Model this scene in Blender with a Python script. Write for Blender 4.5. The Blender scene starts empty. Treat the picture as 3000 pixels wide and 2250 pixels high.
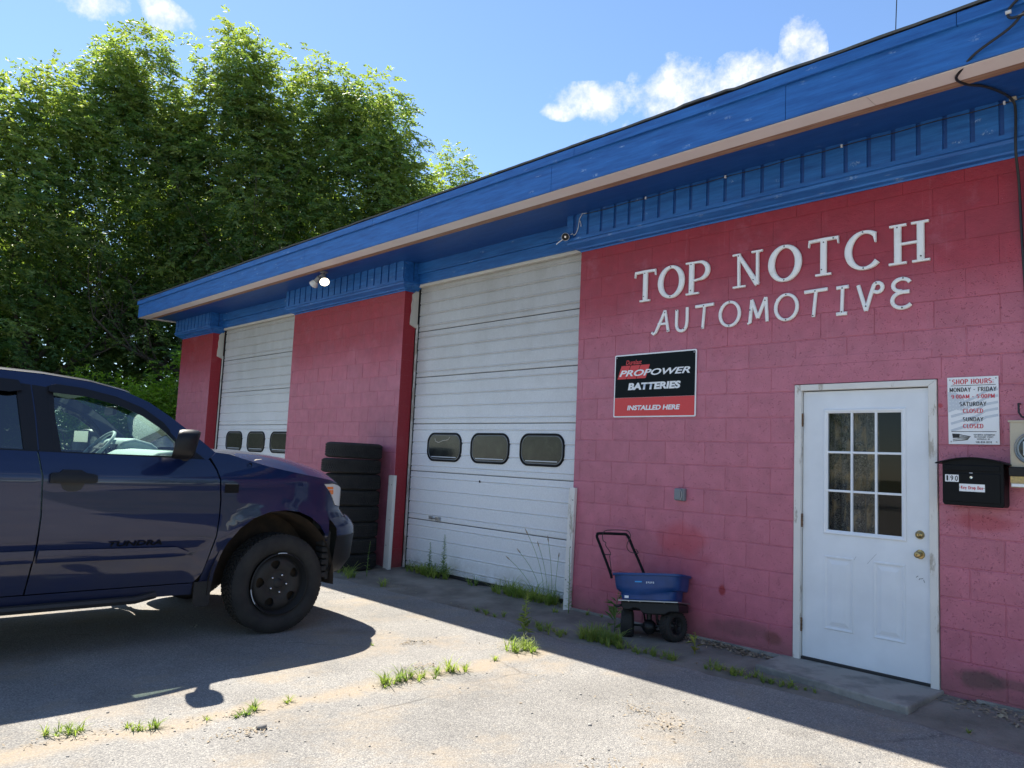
import bpy, bmesh, math, random
import numpy as np
from mathutils import Vector, Matrix, noise
from mathutils.geometry import delaunay_2d_cdt
R = math.radians
S = bpy.context.scene
COL = S.collection
random.seed(7); RNG = np.random.default_rng(7)

# ------------------------------------------------------------------ camera
F_PX, YAW, PITCH, ROLL = 2257.923, -0.814078855, 0.0990965213, 0.0446243729
CAM = Vector((2.87083625, -5.79500880, 1.38947094))
cam_d = bpy.data.cameras.new('camera'); cam = bpy.data.objects.new('camera', cam_d); COL.objects.link(cam)
cam_d.sensor_width = 36; cam_d.lens = F_PX / 3000 * 36; cam_d.clip_start = 0.05; cam_d.clip_end = 3000
fw = Vector((math.sin(YAW)*math.cos(PITCH), math.cos(YAW)*math.cos(PITCH), math.sin(PITCH)))
rt = Vector((math.cos(YAW), -math.sin(YAW), 0)); up = rt.cross(fw)
c_, s_ = math.cos(ROLL), math.sin(ROLL)
rt2, up2 = c_*rt + s_*up, -s_*rt + c_*up
cam.matrix_world = Matrix((( rt2.x, up2.x, -fw.x, CAM.x), (rt2.y, up2.y, -fw.y, CAM.y), (rt2.z, up2.z, -fw.z, CAM.z), (0,0,0,1)))
S.camera = cam

# ------------------------------------------------------------------ light
SUNV = Vector((-0.73, 0.12, 1.0)).normalized()          # towards the sun
SUN_EL = math.asin(SUNV.z); SUN_AZ = math.atan2(SUNV.x, SUNV.y)
sun_d = bpy.data.lights.new('sun', 'SUN'); sun = bpy.data.objects.new('sun', sun_d); COL.objects.link(sun)
sun_d.energy = 5.0; sun_d.angle = R(0.53); sun_d.color = (1, .93, .82)
sun.rotation_euler = (-SUNV).to_track_quat('-Z', 'Y').to_euler()
W = bpy.data.worlds.new('World'); S.world = W; W.use_nodes = True
EXPOSURE = 1.20
S.view_settings.view_transform = 'Standard'; S.view_settings.look = 'None'
S.view_settings.exposure = EXPOSURE; S.view_settings.gamma = 1; S.view_settings.use_curve_mapping = False

def N(nt, t, **kw):
    n = nt.nodes.new(t)
    for k, v in kw.items():
        if k in ('inputs',):
            for a, b in v.items(): n.inputs[a].default_value = b
        else: setattr(n, k, v)
    return n
def L(nt, a, b): nt.links.new(a, b)
def math_n(nt, op, a, b=None, c=None, clamp=False):
    n = nt.nodes.new('ShaderNodeMath'); n.operation = op; n.use_clamp = clamp
    for i, v in enumerate((a, b, c)):
        if v is None: continue
        if isinstance(v, (int, float)): n.inputs[i].default_value = v
        else: nt.links.new(v, n.inputs[i])
    return n.outputs[0]
def ramp(nt, fac, stops, interp='LINEAR'):
    n = nt.nodes.new('ShaderNodeValToRGB'); n.color_ramp.interpolation = interp
    el = n.color_ramp.elements
    while len(el) < len(stops): el.new(0.5)
    for e, (p, c) in zip(el, stops):
        e.position = p; e.color = (c, c, c, 1) if isinstance(c, (int, float)) else (*c, 1)
    nt.links.new(fac, n.inputs[0]); return n.outputs[0]
def mix(nt, fac, a, b, blend='MIX'):
    n = nt.nodes.new('ShaderNodeMix'); n.data_type = 'RGBA'; n.blend_type = blend
    for s, v in ((0, fac), (6, a), (7, b)):
        if isinstance(v, (int, float)): n.inputs[s].default_value = v if s == 0 else (v, v, v, 1)
        elif isinstance(v, tuple): n.inputs[s].default_value = (*v, 1)
        else: nt.links.new(v, n.inputs[s])
    return n.outputs[2]
def noise_n(nt, vec, scale, detail=3, rough=.55, dim='3D', dist=0):
    n = nt.nodes.new('ShaderNodeTexNoise'); n.noise_dimensions = dim
    n.inputs['Scale'].default_value = scale; n.inputs['Detail'].default_value = detail
    n.inputs['Roughness'].default_value = rough; n.inputs['Distortion'].default_value = dist
    if vec is not None: nt.links.new(vec, n.inputs['Vector'])
    return n.outputs['Fac']
def vmap(nt, vec, sc=(1,1,1), rot=(0,0,0), loc=(0,0,0)):
    n = nt.nodes.new('ShaderNodeMapping'); n.inputs['Scale'].default_value = sc
    n.inputs['Rotation'].default_value = rot; n.inputs['Location'].default_value = loc
    nt.links.new(vec, n.inputs['Vector']); return n.outputs[0]

# world: nishita sky with scattered cumulus
wt = W.node_tree; wt.nodes.clear()
sky = N(wt, 'ShaderNodeTexSky', sky_type='NISHITA', sun_disc=False)
sky.sun_elevation = SUN_EL; sky.sun_rotation = SUN_AZ; sky.air_density = 1.0; sky.dust_density = .12; sky.ozone_density = 5.0; sky.altitude = 100
tc = N(wt, 'ShaderNodeTexCoord').outputs['Generated']
blobs = [  # (azimuth, elevation, radius az, radius el)
    (-41.6, 26.2, 2.7, 1.5), (-35.2, 26.4, 4.0, 2.7), (-31.0, 27.0, 2.4, 1.6), (-25.9, 28.3, 1.5, 2.6), (-22.5, 27.0, 3.4, 1.5),
    (-41.4, 22.6, 1.5, 1.7), (-38.2, 22.2, 1.9, 1.4), (-44.0, 25.4, 1.2, .7), (-77.9, 27.6, 2.6, 1.2), (-72.6, 27.8, 2.2, .8), (-30.0, 24.0, 5.0, 2.0), (-35.5, 23.6, 4.0, 2.2), (-28.2, 26.0, 3.0, 2.2)]
field = None
warp = N(wt, 'ShaderNodeTexNoise'); warp.inputs['Scale'].default_value = 14; warp.inputs['Detail'].default_value = 1
L(wt, tc, warp.inputs['Vector'])
wv = N(wt, 'ShaderNodeVectorMath', operation='MULTIPLY_ADD'); L(wt, warp.outputs['Color'], wv.inputs[0])
wv.inputs[1].default_value = (.05, .05, .05); 
sub = N(wt, 'ShaderNodeVectorMath', operation='SUBTRACT'); L(wt, tc, sub.inputs[0]); sub.inputs[1].default_value = (.025, .025, .025)
L(wt, sub.outputs[0], wv.inputs[2])
for az, el, ra, re in blobs:
    az, el = R(az), R(el); ce = math.cos(el)
    c = Vector((math.sin(az)*ce, math.cos(az)*ce, math.sin(el)))
    e1 = Vector((math.cos(az), -math.sin(az), 0)); e2 = c.cross(e1); e2 = -e2 if e2.z < 0 else e2
    d = N(wt, 'ShaderNodeVectorMath', operation='SUBTRACT'); L(wt, wv.outputs[0], d.inputs[0]); d.inputs[1].default_value = c
    def dt(v, rr):
        n = N(wt, 'ShaderNodeVectorMath', operation='DOT_PRODUCT'); L(wt, d.outputs[0], n.inputs[0]); n.inputs[1].default_value = v / rr
        return n.outputs['Value']
    a = dt(e1, R(ra)); b = dt(e2, R(re)); cc = dt(c, .12)
    r2 = math_n(wt, 'ADD', math_n(wt, 'ADD', math_n(wt, 'MULTIPLY', a, a), math_n(wt, 'MULTIPLY', b, b)), math_n(wt, 'MULTIPLY', cc, cc))
    m = math_n(wt, 'SUBTRACT', 1.0, r2, clamp=True)
    field = m if field is None else math_n(wt, 'MAXIMUM', field, m)
n1 = noise_n(wt, tc, 26, 8, .66)
cl = math_n(wt, 'ADD', field, math_n(wt, 'MULTIPLY', math_n(wt, 'SUBTRACT', n1, .47), 3.6))
cl = ramp(wt, math_n(wt, 'MULTIPLY', math_n(wt, 'MULTIPLY', cl, .5), math_n(wt, 'GREATER_THAN', field, .001)), [(.10, 0), (.36, .40), (.80, 1)])
# loose clouds over the rest of the sky (behind the camera and to the sides)
nb = noise_n(wt, vmap(wt, tc, (1, 1, 2.6)), 2.3, 5, .6)
sepw = N(wt, 'ShaderNodeSeparateXYZ'); L(wt, tc, sepw.inputs[0])
side = ramp(wt, math_n(wt, 'ADD', math_n(wt, 'MULTIPLY', sepw.outputs[0], .55), math_n(wt, 'MULTIPLY', sepw.outputs[1], -.83)), [(.0, 0), (.35, 1)])
cb = math_n(wt, 'MULTIPLY', ramp(wt, nb, [(.52, 0), (.68, 1)]), side)
cl = math_n(wt, 'MAXIMUM', cl, cb)
ctex = mix(wt, ramp(wt, n1, [(.35, 0), (.65, 1)]), (4.0, 4.4, 5.1), (6.2, 6.1, 6.0))
SKY_K = .092
bg = N(wt, 'ShaderNodeBackground'); bg.inputs['Strength'].default_value = SKY_K
skc = mix(wt, cl, sky.outputs[0], ctex)
L(wt, skc, bg.inputs['Color'])
wo = N(wt, 'ShaderNodeOutputWorld'); L(wt, bg.outputs[0], wo.inputs['Surface'])

# ------------------------------------------------------------------ materials
def newmat(name):
    m = bpy.data.materials.new(name); m.use_nodes = True; nt = m.node_tree
    b = nt.nodes['Principled BSDF']; return m, nt, b
def pm(name, col, rough=.5, metal=0., col2=None, vs=4., vlo=.35, vhi=.65, bump=0., bs=60., coords='Object', spec=.5, coat=0., stretch=(1,1,1), rnd=0.):
    m, nt, b = newmat(name)
    b.inputs['Roughness'].default_value = rough; b.inputs['Metallic'].default_value = metal
    b.inputs['Specular IOR Level'].default_value = spec; b.inputs['Coat Weight'].default_value = coat
    b.inputs['Coat Roughness'].default_value = .05
    g = N(nt, 'ShaderNodeNewGeometry').outputs['Position']
    col_s = None
    if col2 is not None:
        col_s = ramp(nt, noise_n(nt, vmap(nt, g, stretch), vs, 6, .6), [(vlo, col), (vhi, col2)])
        L(nt, col_s, b.inputs['Base Color'])
    else: b.inputs['Base Color'].default_value = (*col, 1)
    if rnd:
        oi = N(nt, 'ShaderNodeObjectInfo').outputs['Random']
        k = math_n(nt, 'ADD', math_n(nt, 'MULTIPLY', oi, 2*rnd), 1-rnd)
        vm = N(nt, 'ShaderNodeVectorMath', operation='SCALE')
        if col_s is not None: L(nt, col_s, vm.inputs[0])
        else: vm.inputs[0].default_value = col
        L(nt, k, vm.inputs['Scale']); L(nt, vm.outputs[0], b.inputs['Base Color'])
    if bump:
        bn = N(nt, 'ShaderNodeBump'); bn.inputs['Strength'].default_value = bump; bn.inputs['Distance'].default_value = .01
        L(nt, noise_n(nt, vmap(nt, g, stretch), bs, 4, .6), bn.inputs['Height']); L(nt, bn.outputs[0], b.inputs['Normal'])
    return m
M = {}
def wall_mat():
    m, nt, b = newmat('pink_block_paint')
    geo = N(nt, 'ShaderNodeNewGeometry'); P = geo.outputs['Position']
    sp = N(nt, 'ShaderNodeSeparateXYZ'); L(nt, P, sp.inputs[0])
    oi = N(nt, 'ShaderNodeObjectInfo').outputs['Random']
    # sun-bleached paint: deep red where the eave kept the sun off, pink where it has faded; edge is ragged
    zz = math_n(nt, 'ADD', sp.outputs[2], math_n(nt, 'MULTIPLY', math_n(nt, 'SUBTRACT', noise_n(nt, P, .9, 5, .6), .5), .55))
    zz = math_n(nt, 'ADD', zz, math_n(nt, 'MULTIPLY', math_n(nt, 'SUBTRACT', oi, .5), .05))
    z1 = math_n(nt, 'MULTIPLY', math_n(nt, 'SUBTRACT', zz, 2.35), .9)
    fade = ramp(nt, z1, [(.0, (.50, .160, .220)), (.30, (.46, .112, .160)), (.60, (.35, .036, .058)), (1, (.30, .009, .018))])
    # low courses a bit deeper in colour
    low = ramp(nt, math_n(nt, 'MULTIPLY', zz, .55), [(.05, 1), (.75, 0)])
    fade = mix(nt, math_n(nt, 'MULTIPLY', low, .45), fade, (.43, .090, .150))
    mott = ramp(nt, noise_n(nt, P, 7, 6, .65), [(.3, .86), (.7, 1.13)])
    c = mix(nt, 1, fade, mott, 'MULTIPLY')
    v = math_n(nt, 'ADD', math_n(nt, 'MULTIPLY', oi, .09), .955)
    c = mix(nt, 1, c, v, 'MULTIPLY')
    chalk = ramp(nt, noise_n(nt, P, 2.2, 7, .7), [(.56, 0), (.74, .30)])
    c = mix(nt, chalk, c, (.58, .24, .31))
    # unfaded red on the reveals (faces that look along the wall)
    sn = N(nt, 'ShaderNodeSeparateXYZ'); L(nt, geo.outputs['True Normal'], sn.inputs[0])
    rev = math_n(nt, 'GREATER_THAN', math_n(nt, 'ABSOLUTE', sn.outputs[0]), .9)
    c = mix(nt, rev, c, (.31, .014, .026))
    # fresh repainted blotch on the courses behind the spreader, and red above the mail box
    def blot(cx, cz, rx, rz, k, col):
        nonlocal c
        dx = math_n(nt, 'DIVIDE', math_n(nt, 'SUBTRACT', sp.outputs[0], cx), rx); dz = math_n(nt, 'DIVIDE', math_n(nt, 'SUBTRACT', sp.outputs[2], cz), rz)
        r = math_n(nt, 'SQRT', math_n(nt, 'ADD', math_n(nt, 'MULTIPLY', dx, dx), math_n(nt, 'MULTIPLY', dz, dz)))
        r = math_n(nt, 'ADD', r, math_n(nt, 'MULTIPLY', math_n(nt, 'SUBTRACT', noise_n(nt, P, 9, 5, .6), .5), .9))
        c = mix(nt, math_n(nt, 'MULTIPLY', ramp(nt, r, [(.55, 1), (1.1, 0)]), k), c, col)
    blot(-1.03, .78, .30, .16, .5, (.46, .05, .07)); blot(-1.02, .60, .34, .2, .35, (.42, .06, .09)); blot(-1.5, .3, .5, .3, .3, (.40, .06, .09))
    blot(-.62, .40, .04, .05, .9, (.30, .02, .03)); blot(-.17, .10, .09, .06, .7, (.16, .035, .03)); blot(-.45, .12, .3, .08, .55, (.16, .07, .08))
    blot(1.27, .11, .17, .08, .75, (.06, .05, .045)); blot(1.5, .12, .25, .04, .5, (.07, .05, .05)); blot(1.3, 1.12, .22, .07, .55, (.38, .03, .05))
    blot(1.05, 1.9, .02, .02, .8, (.42, .03, .04))
    drip = math_n(nt, 'MULTIPLY', ramp(nt, noise_n(nt, vmap(nt, P, (14, 1, .9)), 1.6, 6, .7), [(.56, 0), (.72, .22)]), ramp(nt, noise_n(nt, P, 1.3, 3), [(.42, 0), (.6, 1)]))
    c = mix(nt, drip, c, (.60, .30, .36))
    fleckw = ramp(nt, noise_n(nt, P, 120, 2, .5), [(.74, 0), (.77, .5)])
    c = mix(nt, fleckw, c, (.70, .45, .48))
    # splashed dirt at the foot
    dirt = math_n(nt, 'MULTIPLY', ramp(nt, math_n(nt, 'ADD', sp.outputs[2], math_n(nt, 'MULTIPLY', noise_n(nt, P, 5, 5), .25)), [(.08, .75), (.33, 0)]), .8)
    c = mix(nt, dirt, c, (.20, .10, .09))
    pits = N(nt, 'ShaderNodeTexVoronoi'); pits.inputs['Scale'].default_value = 95; L(nt, P, pits.inputs['Vector'])
    pit = ramp(nt, pits.outputs['Distance'], [(.16, 1), (.40, 0)])
    pm_ = math_n(nt, 'MULTIPLY', pit, ramp(nt, noise_n(nt, P, 28, 3), [(.48, 0), (.6, 1)]))
    keep = ramp(nt, math_n(nt, 'MULTIPLY', sp.outputs[2], .25), [(.68, 1), (.78, .15)])
    pm_ = math_n(nt, 'MULTIPLY', pm_, keep)
    c = mix(nt, math_n(nt, 'MULTIPLY', pm_, .38), c, (.20, .03, .05))
    L(nt, c, b.inputs['Base Color']); b.inputs['Roughness'].default_value = .42; b.inputs['Specular IOR Level'].default_value = .5
    h = math_n(nt, 'SUBTRACT', math_n(nt, 'MULTIPLY', noise_n(nt, P, 90, 5, .7), .7), pm_)
    h = math_n(nt, 'ADD', h, math_n(nt, 'MULTIPLY', noise_n(nt, P, 14, 3), 1.2))
    bn = N(nt, 'ShaderNodeBump'); bn.inputs['Strength'].default_value = .8; bn.inputs['Distance'].default_value = .005
    L(nt, h, bn.inputs['Height']); L(nt, bn.outputs[0], b.inputs['Normal'])
    return m
M['wall'] = wall_mat()
def blue_mat(name, base, light, fleck=.5):
    m, nt, b = newmat(name)
    P = N(nt, 'ShaderNodeNewGeometry').outputs['Position']
    q = vmap(nt, P, (.8, 5, 9))
    c = ramp(nt, noise_n(nt, q, 3.0, 8, .7), [(.32, base), (.72, light)])
    sc = ramp(nt, noise_n(nt, vmap(nt, P, (3, 6, 22)), 5, 6, .65), [(.70, 0), (.76, 1)])
    c = mix(nt, math_n(nt, 'MULTIPLY', sc, fleck), c, (.30, .42, .62))
    # nail heads and knots rubbed pale
    vo = N(nt, 'ShaderNodeTexVoronoi'); vo.inputs['Scale'].default_value = 1; L(nt, vmap(nt, mix(nt, .06, P, N(nt, 'ShaderNodeTexNoise', inputs={'Scale': 18.}).outputs['Color']), (3.4, 5, 14)), vo.inputs['Vector'])
    kn = math_n(nt, 'MULTIPLY', ramp(nt, vo.outputs['Distance'], [(.03, 1), (.16, 0)]), ramp(nt, noise_n(nt, P, 45, 3), [(.42, 0), (.6, 1)]))
    c = mix(nt, math_n(nt, 'MULTIPLY', kn, fleck*.9), c, (.34, .48, .70))
    L(nt, c, b.inputs['Base Color']); b.inputs['Roughness'].default_value = .45
    bn = N(nt, 'ShaderNodeBump'); bn.inputs['Strength'].default_value = .4; bn.inputs['Distance'].default_value = .004
    L(nt, noise_n(nt, vmap(nt, P, (2, 10, 60)), 4, 6, .7), bn.inputs['Height']); L(nt, bn.outputs[0], b.inputs['Normal'])
    return m
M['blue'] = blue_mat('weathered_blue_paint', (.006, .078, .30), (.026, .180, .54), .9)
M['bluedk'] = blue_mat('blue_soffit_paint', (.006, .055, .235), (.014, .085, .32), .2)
M['trim'] = pm('primed_trim_board', (.80, .73, .68), .6, col2=(.86, .80, .76), vs=2, bump=.1, bs=40)
def wood_mat():
    m, nt, b = newmat('bare_wood'); P = N(nt, 'ShaderNodeNewGeometry').outputs['Position']
    c = ramp(nt, noise_n(nt, vmap(nt, P, (1.2, 22, 22)), 2.2, 7, .65, dist=1.2), [(.3, (.20, .10, .06)), (.5, (.34, .20, .13)), (.7, (.46, .31, .21))])
    L(nt, c, b.inputs['Base Color']); b.inputs['Roughness'].default_value = .75; return m
M['wood'] = wood_mat()
def door_white():
    m, nt, b = newmat('garage_door_enamel')
    P = N(nt, 'ShaderNodeNewGeometry').outputs['Position']; sp = N(nt, 'ShaderNodeSeparateXYZ'); L(nt, P, sp.inputs[0])
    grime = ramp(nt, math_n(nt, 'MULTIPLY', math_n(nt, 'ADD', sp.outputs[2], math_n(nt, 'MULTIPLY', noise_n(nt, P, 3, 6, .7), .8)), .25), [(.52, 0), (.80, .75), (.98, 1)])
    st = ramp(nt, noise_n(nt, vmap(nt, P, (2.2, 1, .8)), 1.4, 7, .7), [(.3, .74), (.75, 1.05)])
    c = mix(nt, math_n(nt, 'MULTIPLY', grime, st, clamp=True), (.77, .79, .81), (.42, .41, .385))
    sp2 = ramp(nt, noise_n(nt, P, 60, 4, .7), [(.35, .93), (.65, 1.03)]); c = mix(nt, 1, c, sp2, 'MULTIPLY')
    lowg = math_n(nt, 'MULTIPLY', ramp(nt, sp.outputs[2], [(.0, .5), (.22, 0)]), ramp(nt, noise_n(nt, P, 8, 5), [(.4, 0), (.65, 1)]))
    c = mix(nt, lowg, c, (.30, .25, .18))
    L(nt, c, b.inputs['Base Color']); b.inputs['Roughness'].default_value = .38
    bn = N(nt, 'ShaderNodeBump'); bn.inputs['Strength'].default_value = .12; bn.inputs['Distance'].default_value = .003
    L(nt, noise_n(nt, P, 120, 3), bn.inputs['Height']); L(nt, bn.outputs[0], b.inputs['Normal']); return m
M['gdoor'] = door_white()
def peel_mat(name, white, under, lo, hi, scale=6, st=(1, 1, .35)):
    m, nt, b = newmat(name); P = N(nt, 'ShaderNodeNewGeometry').outputs['Position']
    f = ramp(nt, noise_n(nt, vmap(nt, P, st), scale, 8, .7), [(lo, 0), (hi, 1)])
    w = ramp(nt, noise_n(nt, P, 3, 5), [(.3, tuple(.88*x for x in white)), (.7, white)])
    L(nt, mix(nt, f, w, under), b.inputs['Base Color']); b.inputs['Roughness'].default_value = .6
    bn = N(nt, 'ShaderNodeBump'); bn.inputs['Strength'].default_value = .5; bn.inputs['Distance'].default_value = .003; bn.invert = True
    L(nt, f, bn.inputs['Height']); L(nt, bn.outputs[0], b.inputs['Normal']); return m
M['peel'] = peel_mat('peeling_white_paint', (.78, .76, .72), (.44, .40, .34), .55, .60)
M['cream'] = peel_mat('old_cream_paint', (.62, .59, .53), (.36, .31, .25), .66, .72)
M['edoor'] = peel_mat('white_steel_door', (.80, .84, .88), (.42, .38, .32), .74, .80, 5, (1, 1, 1))
M['vinyl'] = pm('white_vinyl', (.80, .83, .87), .35)
M['letter'] = pm('cast_white_letter', (.88, .89, .88), .4, col2=(.70, .68, .63), vs=7, vlo=.55, vhi=.8)
M['brass'] = pm('worn_brass', (.52, .38, .16), .3, 1., col2=(.30, .24, .15), vs=40)
M['steel'] = pm('dull_steel', (.42, .42, .42), .4, .9)
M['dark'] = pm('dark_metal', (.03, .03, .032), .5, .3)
M['black'] = pm('black_plastic', (.010, .010, .012), .42, spec=.3)
M['blackpaint'] = pm('black_powder_coat', (.004, .005, .007), .42, spec=.16)
M['rubber'] = pm('rubber', (.014, .014, .015), .85, col2=(.026, .025, .024), vs=9, bump=.3, bs=90)
M['greybox'] = pm('grey_utility_plastic', (.20, .22, .24), .35)
M['tan'] = pm('tan_enamel', (.50, .44, .33), .4)
M['rust'] = pm('rusty_hinge', (.09, .05, .03), .7, .3, col2=(.22, .12, .06), vs=30)
M['black_print'] = pm('black_print', (.012, .013, .016), .5); M['red_print'] = pm('red_print', (.60, .025, .05), .5)
M['white_print'] = pm('white_print', (.82, .84, .86), .4); M['sign_red'] = pm('sign_red', (.66, .045, .05), .4)
M['sign_black'] = pm('sign_black', (.004, .008, .010), .5, spec=.12); M['grey_print'] = pm('grey_print', (.55, .60, .66), .5)
M['blade'] = pm('grass_blade', (.085, .125, .034), .6, col2=(.19, .21, .07), vs=5, spec=.2)
M['weed'] = pm('weed_leaf', (.05, .10, .025), .5, col2=(.10, .15, .04), vs=6)
M['yellowleaf'] = pm('yellow_sprout_leaf', (.22, .24, .03), .5)
M['straw'] = pm('dry_litter', (.22, .17, .11), .8, col2=(.42, .35, .25), vs=30)
M['stone'] = pm('pebble', (.28, .26, .24), .8, col2=(.4, .38, .34), vs=50, rnd=.4)
M['conc'] = pm('concrete_slab', (.20, .195, .18), .85, col2=(.33, .31, .28), vs=3.2, vlo=.42, vhi=.55, bump=.5, bs=120)
M['floor'] = pm('garage_floor', (.10, .10, .10), .8); M['inside'] = pm('garage_interior', (.025, .025, .028), .9)
M['roof'] = pm('roll_roofing', (.09, .10, .11), .9, bump=.3, bs=80)
M['bark'] = pm('tree_bark', (.06, .05, .04), .9, col2=(.11, .09, .07), vs=12, bump=.7, bs=30)
M['wire'] = pm('black_cable', (.015, .015, .017), .5); M['wwire'] = pm('white_cable', (.6, .6, .6), .4)
M['sky_smear'] = pm('light_blue_smear', (.05, .35, .75), .5)
M['chip'] = pm('worn_decal', (.7, .75, .8), .5)
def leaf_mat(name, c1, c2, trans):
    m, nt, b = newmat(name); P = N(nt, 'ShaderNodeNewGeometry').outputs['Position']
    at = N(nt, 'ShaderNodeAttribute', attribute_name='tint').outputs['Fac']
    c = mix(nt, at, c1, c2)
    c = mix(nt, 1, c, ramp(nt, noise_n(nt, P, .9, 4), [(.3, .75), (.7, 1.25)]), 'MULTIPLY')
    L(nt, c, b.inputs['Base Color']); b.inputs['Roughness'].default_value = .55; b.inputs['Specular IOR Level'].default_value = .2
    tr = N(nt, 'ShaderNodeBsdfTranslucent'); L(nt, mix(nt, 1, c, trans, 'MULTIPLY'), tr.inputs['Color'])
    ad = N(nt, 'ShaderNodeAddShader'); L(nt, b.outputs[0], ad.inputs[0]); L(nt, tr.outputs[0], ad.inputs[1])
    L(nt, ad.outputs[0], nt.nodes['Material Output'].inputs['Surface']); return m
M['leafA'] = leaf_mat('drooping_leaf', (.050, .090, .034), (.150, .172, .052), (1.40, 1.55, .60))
M['leafB'] = leaf_mat('broad_leaf', (.07, .12, .018), (.14, .20, .03), (1.5, 1.8, .5))
def grass_trans(key, k):
    m = M[key]; nt = m.node_tree; b = nt.nodes['Principled BSDF']; src = b.inputs['Base Color'].links[0].from_socket
    tr = N(nt, 'ShaderNodeBsdfTranslucent'); L(nt, mix(nt, 1, src, k, 'MULTIPLY'), tr.inputs['Color'])
    ad = N(nt, 'ShaderNodeAddShader'); L(nt, b.outputs[0], ad.inputs[0]); L(nt, tr.outputs[0], ad.inputs[1]); L(nt, ad.outputs[0], nt.nodes['Material Output'].inputs['Surface'])
grass_trans('blade', (1.3, 1.5, .6)); grass_trans('weed', (1.2, 1.4, .7))
def glass_mat(name, tint, tr=.85, rough=.02, refl=(1, 1, 1), gain=1.2):
    m, nt, b = newmat(name); nt.nodes.remove(b)
    t = N(nt, 'ShaderNodeBsdfTransparent'); t.inputs[0].default_value = (*[x*tr for x in tint], 1)
    g = N(nt, 'ShaderNodeBsdfGlossy'); g.inputs['Roughness'].default_value = rough; g.inputs[0].default_value = (*refl, 1)
    geo = N(nt, 'ShaderNodeNewGeometry'); dp = N(nt, 'ShaderNodeVectorMath', operation='DOT_PRODUCT')
    L(nt, geo.outputs['Incoming'], dp.inputs[0]); L(nt, geo.outputs['Normal'], dp.inputs[1])
    cs = math_n(nt, 'SUBTRACT', 1.0, math_n(nt, 'ABSOLUTE', dp.outputs['Value']), clamp=True)
    k = math_n(nt, 'MULTIPLY', math_n(nt, 'MULTIPLY_ADD', math_n(nt, 'POWER', cs, 5.0), .92, .08), gain, clamp=True)
    mx = N(nt, 'ShaderNodeMixShader'); L(nt, k, mx.inputs[0]); L(nt, t.outputs[0], mx.inputs[1]); L(nt, g.outputs[0], mx.inputs[2])
    L(nt, mx.outputs[0], nt.nodes['Material Output'].inputs['Surface']); return m
M['glass'] = glass_mat('window_glass', (.9, .95, .95), gain=.32); M['carglass'] = glass_mat('vehicle_glass', (.80, .95, .90), .93, gain=1.6)
M['carglass_dark'] = glass_mat('privacy_glass', (.25, .28, .32), .35, gain=1.6)
M['dirtyglass'] = glass_mat('dusty_pane', (.75, .77, .75), .75, .15, gain=.6)
def car_paint():
    m, nt, b = newmat('navy_blue_car_paint'); P = N(nt, 'ShaderNodeNewGeometry').outputs['Position']
    sp = N(nt, 'ShaderNodeSeparateXYZ'); L(nt, P, sp.inputs[0])
    b.inputs['Metallic'].default_value = .0; b.inputs['Roughness'].default_value = .4; b.inputs['Specular IOR Level'].default_value = .2
    b.inputs['Coat Weight'].default_value = 1; b.inputs['Coat Roughness'].default_value = .035
    d = math_n(nt, 'ADD', math_n(nt, 'MULTIPLY', sp.outputs[2], 1), math_n(nt, 'MULTIPLY', noise_n(nt, vmap(nt, P, (1, 1, 2)), 2.5, 6, .6), .7))
    dust = ramp(nt, d, [(.40, .75), (1.05, .03)])
    c = mix(nt, dust, (.0015, .010, .055), (.038, .037, .044)); L(nt, c, b.inputs['Base Color'])
    L(nt, math_n(nt, 'MULTIPLY_ADD', dust, .12, .02), b.inputs['Coat Roughness']); return m
M['car'] = car_paint()
M['cabin'] = pm('cabin_plastic_grey', (.42, .50, .48), .6); M['seat'] = pm('grey_cloth_seat', (.10, .105, .11), .9)
M['orange'] = pm('amber_reflector', (.85, .22, .03), .25); M['clear'] = pm('headlight_lens', (.62, .63, .62), .12, spec=.8)
M['arch'] = pm('dusty_wheel_arch', (.018, .014, .011), .9, col2=(.055, .034, .02), vs=9)
M['rim'] = pm('black_steel_rim', (.018, .018, .019), .6, .2)
M['chrome'] = pm('chrome', (.7, .7, .7), .12, 1.)
M['hopper'] = pm('blue_hopper_plastic', (.004, .042, .17), .42, col2=(.007, .060, .23), vs=8)
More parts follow.
